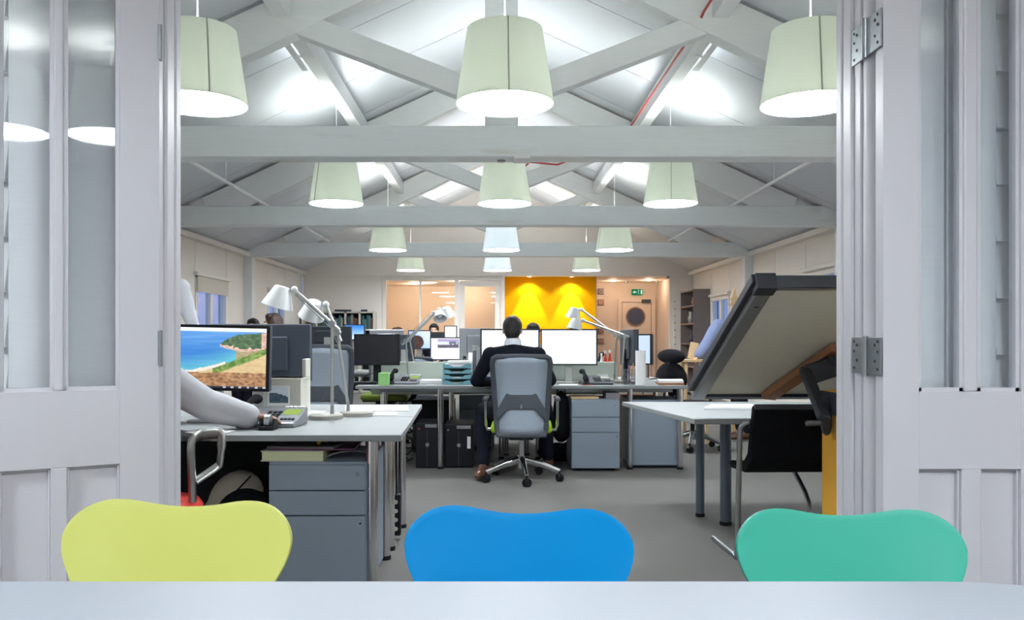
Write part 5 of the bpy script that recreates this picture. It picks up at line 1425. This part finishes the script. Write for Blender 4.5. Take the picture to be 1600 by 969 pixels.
# computer towers, bags and boxes under the middle desk
def tower(label, p0, p1, top, y, strip, led):
    x0, x1 = ax(p0, y), ax(p1, y); w = x1 - x0
    t = thing('computer_tower', label, 'computer', ((x0 + x1) / 2, y, 0), 0, 'black computer towers')
    h = az(top, y)
    MB().box(-w / 2, w / 2, 0, .42, .0, h).build('case', MT['black'], t, smooth=False, bevel=.004)
    MB().box(-w / 2 + .004, w / 2 - .004, -.012, 0, .01, h - .004).build('front_panel', MT['black'], t, smooth=False, bevel=.004)
    MB().box(-.02, w / 2 - .02, -.015, -.010, h - .04, h - .012).build('drive_plate', MT['steel'], t, smooth=False, bevel=.001)
    MB().lathe([(0, .004), (.016, .004), (.018, 0)], 16, (.0, -.013, h * .52), Matrix.Rotation(PI / 2, 3, 'X')).build('round_badge', MT['lamp_grey'], t)
    MB().lathe([(0, .003), (.008, .003), (.008, 0)], 12, (-w / 2 + .03, -.013, h - .05), Matrix.Rotation(PI / 2, 3, 'X')).build('power_button', MT['red'] if led else MT['steel'], t)
    MB().box(-.004, .0, -.0135, -.011, .02, h - .06).build('front_groove', MT['charcoal'], t, smooth=False)
    if strip: MB().box(w / 2 - .05, w / 2 - .02, -.0135, -.011, h * .45, h * .72).build('white_label', MT['paper'], t, smooth=False)
    return t
tower('black computer tower under the middle desk with a red button, left of the chrome leg', 650, 686, 661, 7.3, False, True)
tower('black computer tower under the middle desk with a white label, right of the chrome leg', 695, 739, 663, 7.32, True, False)
t = thing('handbag', 'black bag hanging under the middle desk right of the man', 'bag', (ax(877, 7.35), 7.35, 0))
m = MB().ell((0, 0, .48), (.075, .09, .2), 16, 12); m.ell((0, 0, .36), (.09, .1, .14), 16, 12)
remesh(m.build('bag_body', MT['black_soft'], t), .014, 5)
MB().tube([(-.04, 0, .64), (-.03, 0, .70), (.03, 0, .70), (.04, 0, .64)], .006, 6).build('strap', MT['black'], t)
t = thing('shoe_bag', 'crumpled black bag on the floor under the middle desk, right of the chrome base', 'bag', (ax(872, 7.75), 7.75, 0))
m = MB().ell((0, 0, .08), (.2, .12, .09), 16, 10); m.ell((-.1, -.03, .12), (.09, .08, .07), 12, 8)
remesh(m.build('bag_body', MT['black_soft'], t), .014, 5)
MB().tube([(.0, -.1, .14), (.08, -.1, .19), (.15, -.06, .14)], .008, 6).build('strap', MT['black'], t)
t = thing('cardboard_box', 'dark brown box under the middle desk beneath the pen holder', 'box', (1.34, 7.83, 0))
MB().box(-.15, .15, 0, .2, 0, .58).build('box_body', MT['wood'], t, smooth=False, bevel=.003); MB().box(-.155, .155, -.005, .205, .55, .60).build('lid', MT['wood'], t, smooth=False)
t = thing('printer', 'dark printer under the far middle desk with a pale top tray', 'printer', (ax(677, 8.4), 8.3, 0))
MB().box(-.21, .21, 0, .4, .28, .52).build('printer_body', MT['black'], t, smooth=False, bevel=.012); MB().box(-.17, .17, .03, .3, .52, .56).build('paper_tray', MT['steel'], t, smooth=False, bevel=.004)
MB().box(-.2, .2, .02, .38, 0, .28).build('printer_stand', MT['charcoal'], t, smooth=False)
one('floor_cable', 'tangle of black cables on the floor left of the computer towers', 'cable', MB().tube([(ax(636, 7.6) + .06 * math.sin(k * 1.3), 7.55 + .05 * math.cos(k * 1.9), .02 + .018 * k + .02 * math.sin(k * 2.3)) for k in range(22)], .008, 6), MT['black'], (ax(636, 7.6), 7.55, 0), smooth=True)
for x, y, l in ((ax(905, 7.5), 7.3, 'orange brown magazine on the pedestal right of the man'),):
    sheet(l, [(x - .1, y - .1), (x + .14, y - .1), (x + .13, y + .12), (x - .1, y + .12)], .6165, .018, 'pale_wood', 'papers on the middle pedestal', 'magazine')
sheet('grey binder under the magazine edge on the pedestal right of the man', [(ax(945, 7.3) - .0, 7.2), (ax(966, 7.3), 7.2), (ax(966, 7.3), 7.45), (ax(945, 7.3), 7.45)], .6165, .05, 'greypaper', 'papers on the middle pedestal', 'binder')

# behind the right desk: wooden stool, wooden spire, shelf unit
t = thing('wooden_stool', 'pale wooden high stool beside the person in blue', 'stool', (ax(1085, 9.1), 9.1, 0))
MB().box(-.15, .12, -.12, .12, .88, .91).build('seat', MT['pale_wood'], t, smooth=False, bevel=.004)
for sx in (-.11, .09):
    for sy in (-.09, .09): MB().bar((sx, sy, .88), (sx * 1.25, sy * 1.25, 0), .03, .03, (0, 1, 0)).build('leg', MT['pale_wood'], t, smooth=False)
MB().bar((-.02, .05, .91), (.02, .07, 1.09), .09, .02, (0, 1, 0)).build('backrest', MT['pale_wood'], t, smooth=False)
y = 9.8
t = thing('wooden_model', 'pointed wooden tower model standing by the right wall', 'model', (ax(1147, y), y, 0))
zt0 = az(449, y)
MB().prism([(-.025, zt0 - .10), (0, zt0), (.025, zt0 - .10), (.045, zt0 - .13), (.04, zt0 - .19), (-.04, zt0 - .19), (-.045, zt0 - .13)], 'y', -.02, .02).build('spire', MT['pale_wood'], t, smooth=False, bevel=.003)
MB().box(-.065, .065, -.03, .03, zt0 - .215, zt0 - .19).build('collar', MT['pale_wood'], t, smooth=False)
MB().box(-.03, .03, -.02, .02, .03, zt0 - .215).build('post', MT['pale_wood'], t, smooth=False); MB().box(-.12, .12, -.12, .12, 0, .03).build('base', MT['pale_wood'], t, smooth=False)
t = thing('shelf_unit', 'tall grey brown shelf unit against the far right wall', 'shelf', (XR - .17, 16.75, 0))
m = MB(); 
for z in (.05, .55, 1.0, 1.4, 1.75, 2.06): MB().box(-.16, .16, -.55, .55, z, z + .03).build('shelf', MT['shelf_grey'], t, smooth=False)
for yy in (-.56, .54): MB().box(-.16, .16, yy, yy + .02, 0, 2.09).build('side_panel', MT['shelf_grey'], t, smooth=False)
MB().box(.15, .165, -.54, .54, 0, 2.09).build('back_panel', MT['shelf_grey'], t, smooth=False)
for k, (yy, zz, l, hgt, cm) in enumerate(((-.35, 1.43, 'cream vase', .2, 'cream'), (-.1, 1.78, 'brown pot', .16, 'wood'), (.2, 1.43, 'grey vase', .24, 'lamp_grey'), (-.38, 1.03, 'white vase', .22, 'paper'), (.15, 1.03, 'dark pot', .18, 'charcoal'))):
    v = thing('vase', '%s on the tall shelf unit at the far right' % l, 'vase', (XR - .19, 16.75 + yy, zz))
    MB().lathe([(0, 0), (.05, 0), (.08, hgt * .4), (.05, hgt * .8), (.055, hgt), (.045, hgt), (.04, hgt * .8), (0, hgt * .75)], 16).build('vase_body', MT[cm], v)

# bookcase on the end wall, with its books
YBK = 17.28
bx0, bx1 = ax(472, YBK), ax(584, YBK); zt1, zt2 = az(487, YBK), az(515, YBK)
t = thing('bookcase', 'white cube bookcase against the end wall', 'bookcase', ((bx0 + bx1) / 2, YBK, 0))
w = (bx1 - bx0) / 2; H_ = zt1; n = 5
for k in range(n + 1):
    x = -w + 2 * w * k / n; MB().box(x - .018, x + .018, 0, .33, 0, H_).build('upright', MT['cream'], t, smooth=False)
sh = [0.0, .43, .86, zt2 - .02, H_ - .03]
for z in sh: MB().box(-w, w, 0, .33, z, z + .03).build('shelf', MT['cream'], t, smooth=False)
MB().box(-w, w, .32, .345, 0, H_).build('back_panel', MT['black'], t, smooth=False)
random.seed(3)
BC = [mat('book_cloth_%s' % nme, c, .6) for nme, c in (('green', (52, 84, 76)), ('brown', (110, 84, 62)), ('grey', (136, 130, 130)), ('navy', (48, 56, 84)), ('red', (120, 60, 56)), ('cream', (190, 176, 150)), ('teal', (60, 110, 120)), ('black', (40, 40, 44)))]
zb0 = zt2 + .012
proto = None
BN = ('green', 'brown', 'grey', 'navy', 'red', 'cream', 'teal', 'black'); ON = ('first', 'second', 'third', 'fourth', 'fifth', 'sixth', 'seventh', 'eighth', 'ninth')
for k in range(n):
    cnt = 0
    xa = -w + 2 * w * k / n + .022; xe = -w + 2 * w * (k + 1) / n - .022
    x = xa
    while x < xe - .05:
        bw = random.uniform(.028, .052); bh = random.uniform(.2, .30)
        if x + bw > xe: break
        ci = random.randrange(len(BC))
        o = MB().box(0, bw - .003, 0, .2, 0, bh).build('book', BC[ci], smooth=False, bevel=.002)
        o.location = ((bx0 + bx1) / 2 + x, YBK + .04, zb0)
        tag(o, '%s book, %s from the left in the %s compartment of the white bookcase' % (BN[ci], ON[cnt], ON[k]), 'book', 'books in the top row of the bookcase')
        x += bw; cnt += 1
for (p0, p1, l) in ((522, 548, 'dark rolled drawings lying on top of the bookcase'), (563, 573, 'short dark bundle on top of the bookcase at its right')):
    t = thing('drawing_roll', l, 'paper roll', (ax((p0 + p1) / 2, YBK), YBK + .12, zt1), 0, 'rolls on the bookcase')
    L_ = ax(p1, YBK) - ax(p0, YBK)
    for k in range(3): MB().cyl((-L_ / 2 + .02 * k, -.05 + .05 * k, .025), (L_ / 2 - .03 * k, -.05 + .05 * k, .025), .022, n=10).build('roll', MT['charcoal'], t)

# whiteboard panel and stacking file by the lobby corner
t = thing('wall_board', 'tall pale board on the end wall between lobby and right wall', 'board', (ax(1066, YB + .02), YB + .015, .8))
bw = 13 * YB / F
MB().box(-bw, bw, -.02, 0, 0, az(466, YB) - .8).build('board_face', MT['wall_pale'], t, smooth=False, bevel=.003)
m = MB()
for k in range(8): m.cyl((-bw + .012, -.028, .05 + .15 * k), (-bw + .012, -.02, .05 + .15 * k), .012, n=8)
m.build('fixings', MT['charcoal'], t)
for px, py, y, l in ((980, 444, 19.4, 'small dark sensor on the lobby ceiling near the downlight'), (1043, 437, YB + .12, 'small grey sensor at the lobby corner'), (1026, 444, 19.4, 'tiny sensor on the lobby ceiling by the exit sign')):
    zt9 = 2.46 if py > 440 else 2.445
    t = thing('ceiling_sensor', l, 'sensor', (ax(px, y), y if py > 440 else YB + .08, zt9 - .0), 0, 'ceiling sensors')
    MB().lathe([(0, -.05), (.03, -.045), (.045, -.01), (.045, 0), (0, 0)], 14).build('sensor_dome', MT['lamp_grey'], t)
